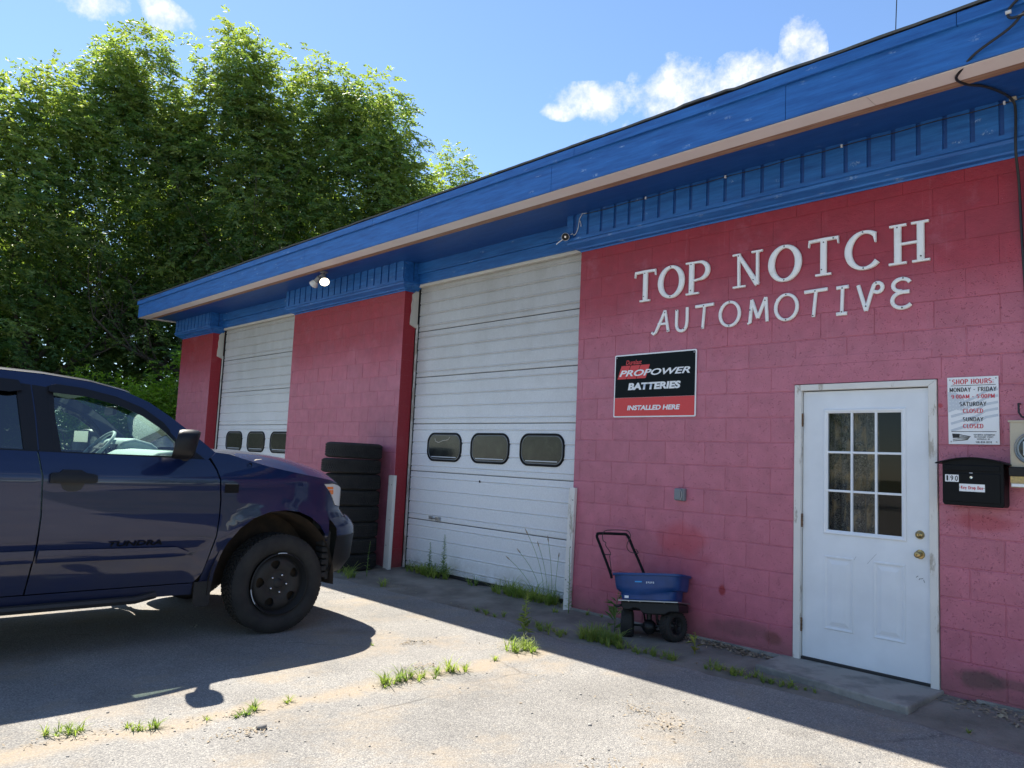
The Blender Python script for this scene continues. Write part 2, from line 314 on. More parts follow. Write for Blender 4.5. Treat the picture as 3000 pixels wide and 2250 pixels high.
def asphalt():
    m, nt, b = newmat('old_asphalt'); P = N(nt, 'ShaderNodeNewGeometry').outputs['Position']
    sp = N(nt, 'ShaderNodeSeparateXYZ'); L(nt, P, sp.inputs[0]); x, y = sp.outputs[0], sp.outputs[1]
    v = N(nt, 'ShaderNodeTexVoronoi'); v.inputs['Scale'].default_value = 150; v.inputs['Randomness'].default_value = 1; L(nt, P, v.inputs['Vector'])
    cs = N(nt, 'ShaderNodeSeparateColor'); L(nt, v.outputs['Color'], cs.inputs[0])
    agg = ramp(nt, cs.outputs[0], [(0, (.185, .182, .178)), (.35, (.245, .238, .226)), (.7, (.295, .285, .265)), (1, (.40, .385, .35))])
    big = ramp(nt, noise_n(nt, P, .8, 8, .68), [(.3, .72), (.55, 1.0), (.72, 1.14)]); c = mix(nt, 1, agg, big, 'MULTIPLY')
    # drifts of sand
    sand = ramp(nt, noise_n(nt, vmap(nt, P, (1, .8, 1)), 1.25, 9, .72), [(.50, 0), (.66, .8)])
    ck = N(nt, 'ShaderNodeTexVoronoi', feature='DISTANCE_TO_EDGE'); ck.inputs['Scale'].default_value = .55; L(nt, mix(nt, .42, P, N(nt, 'ShaderNodeTexNoise', inputs={'Scale': 1.7, 'Detail': 9., 'Roughness': .72}).outputs['Color']), ck.inputs['Vector'])
    crack = math_n(nt, 'MULTIPLY', ramp(nt, ck.outputs['Distance'], [(.001, 1), (.004, 0)]), ramp(nt, noise_n(nt, P, 1.1, 3), [(.50, 0), (.60, .6)]))
    c = mix(nt, crack, c, (.05, .048, .045))
    # sand lying along the long joint
    xc = math_n(nt, 'ADD', -1.32, math_n(nt, 'MULTIPLY', math_n(nt, 'SUBTRACT', noise_n(nt, vmap(nt, P, (0, 1, 0)), 1.6, 4), .5), .42))
    dd = math_n(nt, 'ABSOLUTE', math_n(nt, 'SUBTRACT', x, xc))
    dd = math_n(nt, 'SUBTRACT', dd, math_n(nt, 'MULTIPLY', math_n(nt, 'SUBTRACT', noise_n(nt, P, 4, 6, .65), .5), .34))
    along = ramp(nt, math_n(nt, 'MULTIPLY', y, -.2), [(.235, 0), (.26, 1), (.99, 1), (1, 0)])
    js = math_n(nt, 'MULTIPLY', ramp(nt, dd, [(.03, 1), (.15, 0)]), along)
    sand = math_n(nt, 'MAXIMUM', sand, math_n(nt, 'MULTIPLY', js, .9))
    sg = ramp(nt, noise_n(nt, P, 130, 4, .7), [(.3, (.25, .20, .14)), (.7, (.40, .335, .25))])
    c = mix(nt, math_n(nt, 'MULTIPLY', sand, ramp(nt, noise_n(nt, P, 60, 3), [(.3, .5), (.6, 1)])), c, sg)
    oil = ramp(nt, noise_n(nt, vmap(nt, P, (1, 1, 1), loc=(4, 2, 0)), 1.1, 6, .6), [(.60, 0), (.74, .4)])
    c = mix(nt, oil, c, (.07, .06, .05))
    L(nt, c, b.inputs['Base Color']); b.inputs['Roughness'].default_value = .85; b.inputs['Specular IOR Level'].default_value = .25
    h = math_n(nt, 'ADD', math_n(nt, 'MULTIPLY', math_n(nt, 'SUBTRACT', 1, v.outputs['Distance']), 1.0), math_n(nt, 'MULTIPLY', noise_n(nt, P, 30, 5, .7), 1.2))
    h = math_n(nt, 'MULTIPLY', h, math_n(nt, 'SUBTRACT', 1.0, math_n(nt, 'MULTIPLY', sand, .6)))
    bn = N(nt, 'ShaderNodeBump'); bn.inputs['Strength'].default_value = .8; bn.inputs['Distance'].default_value = .005
    L(nt, h, bn.inputs['Height']); L(nt, bn.outputs[0], b.inputs['Normal']); return m
M['asphalt'] = asphalt()
M['dirt'] = pm('packed_dirt', (.15, .132, .110), .95, col2=(.27, .245, .21), vs=2.6, bump=.8, bs=55)
M['field'] = pm('rough_grass_ground', (.05, .07, .025), .95, col2=(.12, .11, .06), vs=.6, bump=.5, bs=8)
def curtain_mat():
    m, nt, b = newmat('printed_curtain_cloth'); P = N(nt, 'ShaderNodeNewGeometry').outputs['Position']
    q = vmap(nt, P, (1.8, 0, 1))
    a = noise_n(nt, q, 16, 2, .5, dist=2.4); bnd = math_n(nt, 'SINE', math_n(nt, 'MULTIPLY', a, 34))
    c = ramp(nt, math_n(nt, 'MULTIPLY_ADD', bnd, .5, .5), [(.0, (.010, .011, .016)), (.50, (.06, .055, .06)), (.72, (.48, .46, .40)), (.86, (.04, .04, .045)), (1, (.10, .08, .06))])
    fl = ramp(nt, noise_n(nt, vmap(nt, P, (9, 0, 4)), 1.6, 3, .5, dist=.6), [(.50, 0), (.62, 1)])
    c = mix(nt, math_n(nt, 'MULTIPLY', fl, .6), c, (.40, .27, .14))
    L(nt, c, b.inputs['Base Color']); b.inputs['Roughness'].default_value = .9; return m
M['curtain'] = curtain_mat()

# ------------------------------------------------------------------ object helpers
ORG = {}
def bm_new(): return bmesh.new()
def box(bm, x0, x1, y0, y1, z0, z1):
    v = [bm.verts.new(p) for p in ((x0,y0,z0),(x1,y0,z0),(x1,y1,z0),(x0,y1,z0),(x0,y0,z1),(x1,y0,z1),(x1,y1,z1),(x0,y1,z1))]
    for f in ((0,3,2,1),(4,5,6,7),(0,1,5,4),(1,2,6,5),(2,3,7,6),(3,0,4,7)): bm.faces.new([v[i] for i in f])
    return bm
def tube(bm, pts, r, seg=8, cap=True, ry=None):
    pts = [Vector(p) for p in pts]; n = len(pts); rings = []
    rr = r if isinstance(r, (list, tuple)) else [r]*n
    t0 = (pts[1]-pts[0]).normalized(); a = t0.orthogonal().normalized()
    for i, p in enumerate(pts):
        t = ((pts[min(i+1, n-1)]-pts[max(i-1, 0)])).normalized()
        a = (a - t*a.dot(t)).normalized(); b = t.cross(a)
        rings.append([bm.verts.new(p + rr[i]*(math.cos(2*math.pi*k/seg)*a + math.sin(2*math.pi*k/seg)*b)) for k in range(seg)])
    for i in range(n-1):
        for k in range(seg): bm.faces.new((rings[i][k], rings[i][(k+1)%seg], rings[i+1][(k+1)%seg], rings[i+1][k]))
    if cap: bm.faces.new(rings[0][::-1]); bm.faces.new(rings[-1])
    return bm
def lathe(bm, prof, axis='z', c=(0,0,0), seg=24, sweep=2*math.pi):
    """prof: list of (radius, height)."""
    c = Vector(c); rings = []
    def pt(r, h, a):
        x, y = r*math.cos(a), r*math.sin(a)
        return c + (Vector((x, y, h)) if axis == 'z' else Vector((h, x, y)) if axis == 'x' else Vector((x, h, y)))
    full = abs(sweep - 2*math.pi) < 1e-6; m = seg if full else seg+1
    for r, h in prof:
        rings.append([bm.verts.new(pt(max(r, 1e-4), h, sweep*k/seg)) for k in range(m)])
    for i in range(len(prof)-1):
        for k in range(seg): bm.faces.new((rings[i][k], rings[i][(k+1)%m], rings[i+1][(k+1)%m], rings[i+1][k]))
    return bm
def prism(bm, poly, lo, hi, axis='y'):
    """poly of 2d points (a,b) extruded along axis."""
    def p3(a, b, h): return {'y': (a, h, b), 'x': (h, a, b), 'z': (a, b, h)}[axis]
    A = [bm.verts.new(p3(a, b, lo)) for a, b in poly]; B = [bm.verts.new(p3(a, b, hi)) for a, b in poly]
    n = len(poly); bm.faces.new(A); bm.faces.new(B[::-1])
    for i in range(n): bm.faces.new((A[i], B[i], B[(i+1)%n], A[(i+1)%n]))
    return bm
def thing(name, label, cat, loc=(0,0,0), group=None):
    o = bpy.data.objects.new(name, None); COL.objects.link(o); o.location = loc; o.empty_display_size = .1
    o['label'] = label; o['category'] = cat
    if group: o['group'] = group
    ORG[o.name] = Vector(loc); return o
def obj(name, bm, m, parent=None, smooth=False, bev=0, world=True, sub=0):
    me = bpy.data.meshes.new(name)
    if isinstance(bm, bmesh.types.BMesh):
        bmesh.ops.recalc_face_normals(bm, faces=bm.faces[:]); bm.to_mesh(me); bm.free()
    else: me = bm
    if m is not None and not len(me.materials): me.materials.append(M[m] if isinstance(m, str) else m)
    o = bpy.data.objects.new(name, me); COL.objects.link(o)
    org = ORG[parent.name] if parent is not None and parent.name in ORG else Vector()
    if parent is not None:
        o.parent = parent
        if world: me.transform(Matrix.Translation(-org))
    ORG[o.name] = org if parent is not None else Vector()
    if smooth:
        me.shade_smooth()
        try: me.set_sharp_from_angle(angle=R(smooth if smooth is not True else 40))
        except Exception: pass
    if bev:
        md = o.modifiers.new('edge', 'BEVEL'); md.width = bev; md.segments = 2; md.limit_method = 'ANGLE'; md.angle_limit = R(35)
    return o
def tag(o, label, cat, group=None, kind=None):
    if label: o['label'] = label
    if cat: o['category'] = cat
    if group: o['group'] = group
    if kind: o['kind'] = kind
    return o
def struct(name, bm, m, **k):
    o = obj(name, bm, m, **k); o['kind'] = 'structure'; return o
def stuff(name, bm, m, label=None, cat=None, parent=None, **k):
    o = obj(name, bm, m, parent, **k); o['kind'] = 'stuff'
    if label: o['label'] = label
    if cat: o['category'] = cat
    return o
def np_mesh(name, verts, faces_flat, nper, tint=None):
    me = bpy.data.meshes.new(name); nf = len(faces_flat)//nper
    me.vertices.add(len(verts)); me.vertices.foreach_set('co', np.asarray(verts, np.float32).ravel())
    me.loops.add(len(faces_flat)); me.loops.foreach_set('vertex_index', np.asarray(faces_flat, np.int32))
    me.polygons.add(nf); me.polygons.foreach_set('loop_start', np.arange(0, nf*nper, nper, dtype=np.int32))
    me.update(calc_edges=True); me.validate()
    if tint is not None:
        a = me.attributes.new('tint', 'FLOAT', 'POINT'); a.data.foreach_set('value', np.asarray(tint, np.float32))
    return me
def text_bm(s, size, bold=0, shear=0, align='CENTER', sp=1.0, xs=1.0):
    """built-in face lettering as a flat mesh in the x/z plane facing -y"""
    cu = bpy.data.curves.new('txt', 'FONT'); cu.body = s; cu.size = size; cu.offset = bold; cu.shear = shear
    cu.align_x = align; cu.align_y = 'CENTER'; cu.space_character = sp; cu.resolution_u = 4
    o = bpy.data.objects.new('txt', cu); COL.objects.link(o)
    bpy.context.view_layer.update()
    me = bpy.data.meshes.new_from_object(o.evaluated_get(bpy.context.evaluated_depsgraph_get()))
    bpy.data.objects.remove(o); bpy.data.curves.remove(cu)
    bm = bmesh.new(); bm.from_mesh(me); bpy.data.meshes.remove(me)
    for v in bm.verts: v.co = Vector((v.co.x*xs, 0, v.co.y))
    return bm
def text_fit(s, x0, x1, z0, z1, y, **k):
    bm = text_bm(s, 1.0, **k)
    xs = [v.co.x for v in bm.verts]; zs = [v.co.z for v in bm.verts]
    for v in bm.verts:
        v.co = Vector((x0+(v.co.x-min(xs))/(max(xs)-min(xs))*(x1-x0), y, z0+(v.co.z-min(zs))/(max(zs)-min(zs))*(z1-z0)))
    return bm
def place(o, loc, rotz=0): o.location = loc; o.rotation_euler[2] = rotz; return o

# ------------------------------------------------------------------ stroke lettering (serif poster face)
def arc(cx, cz, rx, rz, a0, a1, n=10):
    return [(cx+rx*math.cos(R(a0+(a1-a0)*i/n)), cz+rz*math.sin(R(a0+(a1-a0)*i/n))) for i in range(n+1)]
G = {
 'A': (.72, [[(.06,0),(.36,1)], [(.36,1),(.68,0)], [(.17,.33),(.56,.33)]]),
 'B': (.66, [[(.14,0),(.14,1)], [(.14,1)]+arc(.32,.76,.24,.24,90,-90)+[(.14,.52)], [(.14,.52)]+arc(.34,.26,.26,.26,90,-90)+[(.14,0)]]),
 'C': (.66, [arc(.36,.5,.28,.5,48,312,16)]),
 'D': (.70, [[(.14,0),(.14,1)], [(.14,1)]+arc(.30,.5,.34,.5,90,-90,14)+[(.14,0)]]),
 'E': (.60, [[(.14,0),(.14,1)], [(.14,1),(.54,1),(.54,.84)], [(.14,.52),(.44,.52)], [(.14,0),(.56,0),(.56,.18)]]),
 'F': (.58, [[(.14,0),(.14,1)], [(.14,1),(.54,1),(.54,.84)], [(.14,.5),(.42,.5)]]),
 'H': (.74, [[(.14,0),(.14,1)], [(.60,0),(.60,1)], [(.14,.5),(.60,.5)]]),
 'I': (.30, [[(.15,0),(.15,1)]]),
 'K': (.70, [[(.14,0),(.14,1)], [(.14,.42),(.60,1)], [(.28,.58),(.64,0)]]),
 'L': (.56, [[(.14,0),(.14,1)], [(.14,0),(.52,0),(.52,.2)]]),
 'M': (.86, [[(.12,0),(.12,1)], [(.12,1),(.43,.12)], [(.43,.12),(.74,1)], [(.74,0),(.74,1)]]),
 'N': (.74, [[(.12,0),(.12,1)], [(.12,1),(.62,0)], [(.62,0),(.62,1)]]),
 'O': (.72, [arc(.36,.5,.30,.5,0,360,22)]),
 'P': (.62, [[(.14,0),(.14,1)], [(.14,1)]+arc(.32,.73,.25,.27,90,-90)+[(.14,.46)]]),
 'R': (.68, [[(.14,0),(.14,1)], [(.14,1)]+arc(.32,.74,.24,.26,90,-90)+[(.14,.48)], [(.36,.48),(.62,0)]]),
 'S': (.60, [arc(.30,.75,.22,.25,40,270,12)+arc(.30,.25,.24,.25,90,-140,12)]),
 'T': (.64, [[(.32,0),(.32,1)], [(.05,.82),(.05,1),(.59,1),(.59,.82)]]),
 'U': (.72, [[(.13,1),(.13,.3)]+arc(.36,.28,.23,.28,180,360)+[(.59,.3),(.59,1)]]),
 'V': (.70, [[(.06,1),(.36,0)], [(.36,0),(.64,1)]]),
 'X': (.66, [[(.08,0),(.58,1)], [(.08,1),(.6,0)]]),
 'Y': (.68, [[(.06,1),(.34,.46)], [(.62,1),(.34,.46)], [(.34,.46),(.34,0)]]),
 '0': (.60, [arc(.30,.5,.22,.5,0,360,20)]), '1': (.44, [[(.24,0),(.24,1)], [(.24,1),(.1,.84)]]),
 '3': (.56, [arc(.26,.75,.2,.25,150,-90)+arc(.26,.26,.24,.26,90,-150)]), '4': (.6, [[(.42,0),(.42,1)], [(.42,1),(.06,.3),(.56,.3)]]),
 '5': (.58, [[(.5,1),(.14,1),(.12,.56)]+arc(.28,.3,.24,.3,110,-140)]), '7': (.56, [[(.08,.85),(.08,1),(.5,1),(.22,0)]]),
 '8': (.58, [arc(.29,.76,.18,.24,0,360,14), arc(.29,.27,.23,.27,0,360,16)]),
 '9': (.60, [arc(.29,.70,.22,.30,0,360,16), [(.51,.7),(.50,.4)]+arc(.27,.3,.23,.3,10,-120)]), '6': (.6, [arc(.3,.3,.22,.3,0,360,16), [(.08,.3),(.12,.7)]+arc(.34,.72,.2,.28,170,60)]),
 '-': (.50, [[(.08,.42),(.42,.42)]]), ':': (.28, [[(.14,.12),(.14,.24)], [(.14,.60),(.14,.72)]]), ',': (.25, [[(.14,.08),(.08,-.14)]]), ' ': (.34, []), '*': (.3, [[(.05,.42),(.25,.42)], [(.15,.32),(.15,.52)]]),
 'e': (.52, [[(.08,.36),(.44,.36)]+arc(.26,.34,.19,.32,5,320,14)]), 'y': (.56, [[(.08,.66),(.3,.04)], [(.5,.66),(.22,-.24)]]),
 'r': (.44, [[(.12,0),(.12,.66)], arc(.28,.46,.14,.18,170,40,6)]), 'o': (.56, [arc(.27,.33,.20,.33,0,360,16)]),
 'p': (.58, [[(.12,-.28),(.12,.66)], arc(.28,.33,.2,.33,0,360,14)]), 'x': (.54, [[(.06,0),(.46,.66)], [(.06,.66),(.48,0)]]),
}
def ribbon(bm, pts, wd, y, thick, thin, ys=0):
    pts = [Vector((p[0], 0, p[1])) for p in pts]; n = len(pts)
    closed = (pts[0]-pts[-1]).length < 1e-5
    L_, R_ = [], []
    for i, p in enumerate(pts):
        a = pts[i-1] if i > 0 else (pts[-2] if closed else pts[0]); b = pts[i+1] if i < n-1 else (pts[1] if closed else pts[-1])
        t = b-a
        if t.length < 1e-9: t = Vector((1,0,0))
        t.normalize(); nn = Vector((-t.z, 0, t.x)); w = (thin+(thick-thin)*abs(t.z)**1.3)/2
        L_.append(bm.verts.new(p+nn*w+Vector((0,y,0)))); R_.append(bm.verts.new(p-nn*w+Vector((0,y,0))))
    for i in range(n-1):
        try: bm.faces.new((L_[i], R_[i], R_[i+1], L_[i+1]))
        except ValueError: pass
def serif_text(s, x0, x1, z0, h, y, thick=.17, thin=.07, serif=True):
    bm = bmesh.new(); adv = 0; k = 0
    tot = sum(G[c][0]+.10 for c in s)-.10; sx = (x1-x0)/tot
    for ch in s:
        w, st = G[ch]
        for pl in st:
            pp = [(x0+(adv+a)*sx, z0+b*h) for a, b in pl]
            ribbon(bm, pp, 0, y-.00012*(k % 7), thick*sx, thin*h); k += 1
            if serif and len(pl) == 2 and abs(pl[0][0]-pl[1][0]) < .02 and abs(pl[0][1]-pl[1][1]) > .3:
                for e in pl:
                    ribbon(bm, [(x0+(adv+e[0]-.13)*sx, z0+e[1]*h*.985+.01*h), (x0+(adv+e[0]+.13)*sx, z0+e[1]*h*.985+.01*h)], 0, y-.00012*(k % 7), thick*sx, .055*h); k += 1
        adv += w+.10
    return bm
def ridge(bm, pts, w, h, y, serif_end=False):
    """raised moulded stroke: bevelled bar standing off the wall toward -y. w number or list"""
    pts = [Vector((p[0], 0, p[1])) for p in pts]; n = len(pts); ws = (w+[w[-1]]*n)[:n] if isinstance(w, list) else [w]*n
    closed = (pts[0]-pts[-1]).length < 1e-5; rings = []
    for i, p in enumerate(pts):
        a = pts[i-1] if i > 0 else (pts[-2] if closed else pts[0]); b = pts[i+1] if i < n-1 else (pts[1] if closed else pts[-1])
        t = (b-a).normalized(); nn = Vector((-t.z, 0, t.x)); hw = ws[i]/2
        prof = [(-1, 0), (-1, .70), (-.74, .97), (0, 1.0), (.74, .97), (1, .70), (1, 0)]
        rings.append([bm.verts.new(p+nn*(u*hw)+Vector((0, y-v*h, 0))) for u, v in prof])
    for i in range(n-1):
        for k in range(6): bm.faces.new((rings[i][k], rings[i][k+1], rings[i+1][k+1], rings[i+1][k]))
    if not closed:
        bm.faces.new(rings[0]); bm.faces.new(rings[-1][::-1])

# ================================================================== SETTING
GZ = -.06                                   # level of the asphalt
def grid_sheet(x0, x1, y0, y1, nx, ny, zf):
    bm = bmesh.new(); vs = [[bm.verts.new((x0+(x1-x0)*i/nx, y0+(y1-y0)*j/ny, 0)) for j in range(ny+1)] for i in range(nx+1)]
    for row in vs:
        for v in row: v.co.z = zf(v.co.x, v.co.y)
    for i in range(nx):
        for j in range(ny): bm.faces.new((vs[i][j], vs[i+1][j], vs[i+1][j+1], vs[i][j+1]))
    return bm
bm = bmesh.new(); box(bm, -400, 400, -400, 400, -1.5, -.16)
struct('ground', bm, 'field')
def edge_y(x):
    pts = [(-60,-.95), (-14,-.95), (-5.1,-.88), (-3.5,-.78), (-2.4,-.78), (-1.5,-.93), (-1.1,-.78), (0,-.77), (.75,-.66), (1.7,-.74), (6,-.8), (60,-.8)]
    for (a, b), (c, d) in zip(pts, pts[1:]):
        if a <= x <= c: y = b+(d-b)*(x-a)/(c-a); break
    return y + .035*noise.noise(Vector((x*3.1, 0, 0))) + .02*noise.noise(Vector((x*11, 3, 0)))
bm = bmesh.new(); xs = [-60, -30, -16] + [-14+.045*i for i in range(0, 400)] + [5, 8, 20, 60]
prev = None
for x in xs:
    ye = edge_y(max(-59, min(59, x)))
    ys = [-60, -20, -8, -4, -2.4, -1.6, ye-.25, ye-.06, ye-.015, ye]
    dz = [0, 0, .0, .006*noise.noise(Vector((x*.6, 1, 0))), .006*noise.noise(Vector((x*.7, 2, 0))), .004*noise.noise(Vector((x, 3, 0))), .0, -.002, -.007, -.03]
    col = [bm.verts.new((x, y, GZ+d)) for y, d in zip(ys, dz)]
    if prev:
        for k in range(len(col)-1): bm.faces.new((prev[k], col[k], col[k+1], prev[k+1]))
    prev = col
struct('asphalt_lot', bm, 'asphalt', smooth=60)
def dirt_z(x, y):
    t = max(0., min(1., (y+.95)/.95))
    z = GZ-.014+.045*t**1.5+.010*noise.noise(Vector((x*2.3, y*2.3, 0)))+.005*noise.noise(Vector((x*9, y*9, 5)))
    if -5.4 < x < -2.3 or -11.6 < x < -8.3: z = z-.015*t
    return z
struct('dirt_strip', grid_sheet(-16, 7, -1.25, .24, 460, 30, dirt_z), 'dirt', smooth=60)
# garage floor slab so the doors have something behind them
bm = box(bmesh.new(), -13.0, 4.9, .26, 8.9, -.12, -.02); struct('garage_floor', bm, 'floor')

# ================================================================== BUILDING
B = .2032; WX = 4.2
shop = thing('auto_shop', 'pink block auto shop with blue eaves and two white garage doors', 'building', (-4.5, 0, 0))
def block_mesh(w, h, d, bv, cache={}):    # painted block with a tooled joint round it
    k = (round(w, 3), round(h, 3), d, bv)
    if k in cache: return cache[k]
    bm = bmesh.new(); g = .0026 if bv > .002 else .0004
    x0, x1, z0, z1 = g, w-g, g, h-g
    a = [bm.verts.new(p) for p in ((x0, bv, z0), (x1, bv, z0), (x1, bv, z1), (x0, bv, z1))]
    b = [bm.verts.new(p) for p in ((x0+bv, 0, z0+bv), (x1-bv, 0, z0+bv), (x1-bv, 0, z1-bv), (x0+bv, 0, z1-bv))]
    c = [bm.verts.new(p) for p in ((x0, d, z0), (x1, d, z0), (x1, d, z1), (x0, d, z1))]
    bm.faces.new(b)
    for i in range(4):
        j = (i+1) % 4; bm.faces.new((a[i], a[j], b[j], b[i])); bm.faces.new((c[i], c[j], a[j], a[i]))
    bm.faces.new(c[::-1]); bmesh.ops.recalc_face_normals(bm, faces=bm.faces[:])
    me = bpy.data.meshes.new('concrete_block'); bm.to_mesh(me); bm.free(); me.materials.append(M['wall'])
    cache[k] = me; return me
def cells(x0, x1, z1, holes=()):
    out = []; r = 0
    while r*B < z1-.02:
        za, zb = r*B, min(z1, (r+1)*B); off = 0 if r % 2 else 1
        n0 = math.floor((x0/B-off)/2)-1; e = [x0]
        for k in range(n0, n0+200):
            x = (2*k+off)*B
            if x0+.02 < x < x1-.02: e.append(x)
        e.append(x1)
        for a, b in zip(e, e[1:]):
            segs = [(a, b)]
            for hx0, hx1, hz0, hz1 in holes:
                if zb <= hz0+.02 or za >= hz1-.02: continue
                ns = []
                for p, q in segs:
                    if q <= hx0 or p >= hx1: ns.append((p, q))
                    else:
                        if p < hx0-.02: ns.append((p, hx0))
                        if q > hx1+.02: ns.append((hx1, q))
                segs = ns
            out += [(p, q, za, zb, r) for p, q in segs]
        r += 1
    return out
def bv_of(r): return .0038 if r < 12 else .0024 if r < 13 else .0010
def add_wall(name, x0, x1, holes=(), single=True, limit=None):
    bm = bmesh.new(); e = .006
    if not holes: box(bm, x0+e, x1-e, .0040, .194, -.3, 3.56)
    else:
        hx0, hx1, hz0, hz1 = holes[0]
        box(bm, x0+e, hx0-e, .0040, .194, -.3, 3.56); box(bm, hx1+e, x1-e, .0040, .194, -.3, 3.56)
        box(bm, hx0-e, hx1+e, .0040, .194, hz1+e, 3.56)
    wall = obj(name, bm, 'wall', shop)
    rest = []
    for a, b, za, zb, r in cells(x0, x1, 3.55, holes):
        if not single or (limit and a >= limit): rest.append((a, b, za, zb, r)); continue
        o = bpy.data.objects.new('concrete_block', block_mesh(b-a, zb-za, .19, bv_of(r))); COL.objects.link(o)
        o.parent = wall; o.location = Vector((a, .0012*noise.noise(Vector((a*7, za*5, 0))), za))-ORG[shop.name]
    if rest:
        bm = bmesh.new()
        for a, b, za, zb, r in rest:
            t = bmesh.new(); t.from_mesh(block_mesh(b-a, zb-za, .19, bv_of(r))); t.transform(Matrix.Translation((a, 0, za)))
            me = bpy.data.meshes.new('t'); t.to_mesh(me); bm.from_mesh(me); t.free(); bpy.data.meshes.remove(me)
        o = obj('far_concrete_blocks', bm, 'wall', wall); o['kind'] = 'stuff'
    return wall
DOORH = (-.002, 1.032, -1, 2.083)
front = add_wall('front_wall', -2.315, WX, (DOORH,), limit=2.3)
add_wall('middle_pier', -8.385, -5.39)
add_wall('left_pier', -13.12, -11.575, single=False)
# smooth rendered lintel above the entry door
bm = box(bmesh.new(), -.03, 1.06, -.0035, .1, 2.088, 2.237); box(bm, -.01, 1.0, -.0025, .1, 2.237, 2.30)
obj('door_lintel', bm, 'wall', shop, bev=.003)
# concrete footing showing along the foot of the wall
bm = bmesh.new(); box(bm, -2.30, -.02, -.02, .1, -.2, -.012); box(bm, 1.25, WX, -.02, .1, -.2, -.012); obj('footing', bm, 'conc', shop, bev=.004)
# end, back walls
bm = bmesh.new(); box(bm, -13.12, -12.93, .2, 9, -.3, 3.9); box(bm, -13.12, WX, 8.8, 9, -.3, 3.9); box(bm, WX-.19, WX, .2, 9, -.3, 3.9)
obj('side_wall', bm, 'wall', shop)
# roof slab, fascia, trim, soffit
XL, XR = -13.45, WX+.35; YF = -.79
bm = bmesh.new(); box(bm, XL+.01, XR-.01, YF+.02, 9.2, 3.95, 4.262); obj('roof', bm, 'roof', shop)
bm = bmesh.new()      # wavy edge of the roofing felt
n = 240; pr = None
for i in range(n+1):
    x = XL-.02+(XR-XL+.04)*i/n; w = .006*noise.noise(Vector((x*2.2, 0, 0)))+.004*noise.noise(Vector((x*9, 0, 0)))
    if -.55 < x+.06 < -.1: w += .012
    c = [bm.verts.new(p) for p in ((x, YF-.032, 4.254+w), (x, YF-.04, 4.268+w), (x, YF+.3, 4.285+w), (x, 9.2, 4.30))]
    if pr:
        for k in range(3): bm.faces.new((pr[k], c[k], c[k+1], pr[k+1]))
    pr = c
obj('roofing_edge', bm, 'roof', shop)
def boards(name, zlo, zhi, y0, y1, cuts, m, bev=.003):
    for a, b in zip(cuts, cuts[1:]): obj(name, box(bmesh.new(), a+.0015, b-.0015, y0, y1, zlo, zhi), m, shop, bev=bev)
boards('fascia_board', 3.908, 4.172, YF, YF+.014, [XL, -12.9, -9.4, -6.7, -4.1, -2.02, .3, 2.9, XR], 'blue')
boards('crown_board', 4.166, 4.246, YF-.026, YF+.02, [XL-.026, -11.6, -8.2, -5.0, -1.72, 1.42, XR], 'blue')
boards('trim_board', 3.9045, 3.9335, YF+.015, YF+.182, [XL+.004, -11.9, -9.3, -6.6, -3.9, -1.21, .86, 3.2, XR], 'trim', .001)
bm = box(bmesh.new(), XL+.16, XR, YF+.182, YF+.270, 3.908, 3.96); obj('bare_nailer', bm, 'wood', shop)
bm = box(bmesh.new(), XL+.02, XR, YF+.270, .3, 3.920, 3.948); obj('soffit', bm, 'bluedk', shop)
# left end of the eave
bm = box(bmesh.new(), XL-.001, XL+.028, YF+.031, 9.2, 3.935, 4.172); obj('fascia_board', bm, 'blue', shop)
bm = box(bmesh.new(), XL+.003, XL+.16, YF+.169, 9.2, 3.9155, 3.934); obj('trim_board', bm, 'trim', shop)
bm = box(bmesh.new(), XL-.026, XL-.002, YF+.021, 9.2, 4.166, 4.246); obj('crown_board', bm, 'blue', shop)
